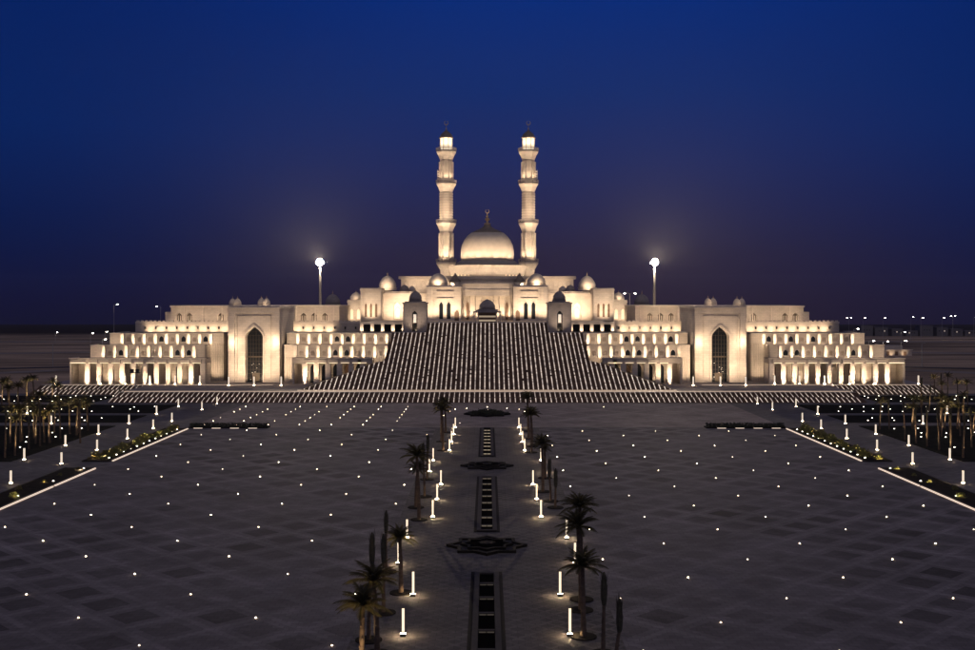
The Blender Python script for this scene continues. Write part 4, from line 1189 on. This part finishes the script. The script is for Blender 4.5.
dk = (.04, .035, .03, 1); M['weir1'] = emit_mat('weir_light_dim', (1, .82, .6, 1), .05, dk); M['weir2'] = emit_mat('weir_light', (1, .80, .55, 1), .13, dk); M['weir3'] = emit_mat('weir_light_bright', (1, .80, .55, 1), .40, dk)
for i, (a, b, lab, wm) in enumerate(((68, 96.5, 'nearest to the front', 'weir1'), (114, 149, 'middle of the three', 'weir2'), (168.5, 206, 'nearest to the steps', 'weir3'))):
    t = thing('water_channel', 'long black cascade channel with lit weirs on the axis, %s' % lab, 'water channel', (0, a, 0), 'cascade channels on the central axis')
    MB().box(-1.05, -.62, a, b, -.02, .16).box(.62, 1.05, a, b, -.02, .16).box(-.62, .62, a, a+.4, -.02, .16).box(-.62, .62, b-.4, b, -.02, .16).build('rim', 'granitel', t)
    MB().box(-1.35, -1.06, a-.4, b+.4, -.02, .05).box(1.06, 1.35, a-.4, b+.4, -.02, .05).box(-1.05, 1.05, a-.4, a-.01, -.02, .05).build('border', 'granite', t)
    MB().box(-.61, .61, a+.41, b-.41, -.02, .03).build('water', 'water', t)
    y = a+2.6
    while y < b-1:
        ww = MB().box(-.6, .6, y, y+.35, .0, .14).build('weir', 'granitel', t)
        MB().box(-.55, -.04, y-.24, y-.02, .031, .06 + (.05 if i else 0)).box(.04, .55, y-.24, y-.02, .031, .06+(.05 if i else 0)).build('weir_light', wm, ww)
        y += 4.4 if i < 2 else 4.4
# CCTV/flood pole before the left wing
t = thing('camera_pole', 'slim pole with dark equipment head standing before the left outer wing', 'pole', (-87.4, 272, 0))
MB().lathe([(.15, 0), (.11, 5.9)], 8, -87.4+.4, 272).build('pole', 'pole', t)
MB().box(-88.3, -85.9, 271.7, 272.3, 5.9, 6.1).box(-88.2, -87.5, 271.5, 272.4, 6.1, 6.9).box(-86.8, -86.1, 271.5, 272.4, 6.1, 6.9).build('equipment_head', 'black', t)

# ------------------------------------------------------------------ haze
hz = MB().box(-2850, 2850, -300, 3250, -50, 95)
hm = bpy.data.materials.new('night_air'); hm.use_nodes = True
hn = hm.node_tree.nodes; hn.remove(hn['Principled BSDF'])
pv = hn.new('ShaderNodeVolumePrincipled'); pv.inputs['Density'].default_value = HAZE; pv.inputs['Color'].default_value = (.9, .88, .9, 1); pv.inputs['Anisotropy'].default_value = .3
hm.node_tree.links.new(pv.outputs[0], hn['Material Output'].inputs['Volume'])
M['haze'] = hm
tag(hz.build('haze', 'haze'), kind='stuff')

# ------------------------------------------------------------------ world, sun, camera
W = bpy.data.worlds.new('World'); S.world = W; W.use_nodes = True
nt = W.node_tree; N, L = nt.nodes, nt.links
bg = N['Background']
tc = N.new('ShaderNodeTexCoord'); sp = N.new('ShaderNodeSeparateXYZ'); L.new(tc.outputs['Generated'], sp.inputs[0])
mr = N.new('ShaderNodeMapRange'); mr.inputs[1].default_value = -.03; mr.inputs[2].default_value = .30; L.new(sp.outputs[2], mr.inputs[0])
def ramp(stops):
    cr = N.new('ShaderNodeValToRGB'); L.new(mr.outputs[0], cr.inputs[0]); e = cr.color_ramp.elements
    e[0].position = stops[0][0]; e[0].color = lin(*stops[0][1]); e[1].position = stops[-1][0]; e[1].color = lin(*stops[-1][1])
    for p, c in stops[1:-1]:
        q = e.new(p); q.color = lin(*c)
    cr.color_ramp.interpolation = 'B_SPLINE' if False else 'LINEAR'
    return cr
mid = ramp([(0, (38, 28, 44)), (.09, (42, 32, 50)), (.215, (42, 36, 62)), (.46, (28, 40, 92)), (.65, (12, 42, 106)), (.876, (2, 42, 118)), (1, (2, 40, 118))])
edge = ramp([(0, (12, 11, 34)), (.09, (11, 13, 48)), (.27, (6, 23, 70)), (.54, (1, 33, 94)), (.876, (0, 32, 98)), (1, (0, 30, 96))])
ab = N.new('ShaderNodeMath'); ab.operation = 'ABSOLUTE'; sh_ = N.new('ShaderNodeMath'); sh_.operation = 'SUBTRACT'; sh_.inputs[1].default_value = .07; L.new(sp.outputs[0], sh_.inputs[0]); L.new(sh_.outputs[0], ab.inputs[0])
am = N.new('ShaderNodeMapRange'); am.interpolation_type = 'SMOOTHSTEP'; am.inputs[1].default_value = .04; am.inputs[2].default_value = .46; L.new(ab.outputs[0], am.inputs[0])
mix = N.new('ShaderNodeMix'); mix.data_type = 'RGBA'; L.new(am.outputs[0], mix.inputs[0]); L.new(mid.outputs[0], mix.inputs[6]); L.new(edge.outputs[0], mix.inputs[7])
zen = N.new('ShaderNodeMapRange'); zen.inputs[1].default_value = .28; zen.inputs[2].default_value = .75; zen.inputs[3].default_value = 1; zen.inputs[4].default_value = .22
L.new(sp.outputs[2], zen.inputs[0]); zm = N.new('ShaderNodeVectorMath'); zm.operation = 'SCALE'
L.new(mix.outputs[2], zm.inputs[0]); L.new(zen.outputs[0], zm.inputs['Scale']); L.new(zm.outputs[0], bg.inputs['Color']); bg.inputs['Strength'].default_value = 1.0
sd = bpy.data.lights.new('dusk_glow', 'SUN'); sd.energy = .40; sd.angle = math.radians(70); sd.color = (1, .88, .86)
so = bpy.data.objects.new('dusk_glow', sd); COL.objects.link(so); so.rotation_euler = (math.radians(38), 0, math.radians(12))

cam = bpy.data.cameras.new('camera'); co = bpy.data.objects.new('camera', cam); COL.objects.link(co)
cam.sensor_width = 36; cam.lens = 1100/975*36; cam.shift_y = -25/975; cam.clip_end = 40000; cam.clip_start = .5
co.location = (.07, 0, EYE); co.rotation_euler = (PI/2, 0, 0)
S.camera = co
S.view_settings.view_transform = 'Standard'; S.view_settings.look = 'None'; S.view_settings.exposure = 0; S.view_settings.gamma = 1
S.render.engine = 'CYCLES'
S.cycles.use_denoising = True; S.cycles.use_light_tree = True
S.cycles.max_bounces = 4; S.cycles.diffuse_bounces = 2; S.cycles.glossy_bounces = 2
S.cycles.sample_clamp_indirect = 3
for o in bpy.data.objects:
    if '_w' in o: del o['_w']
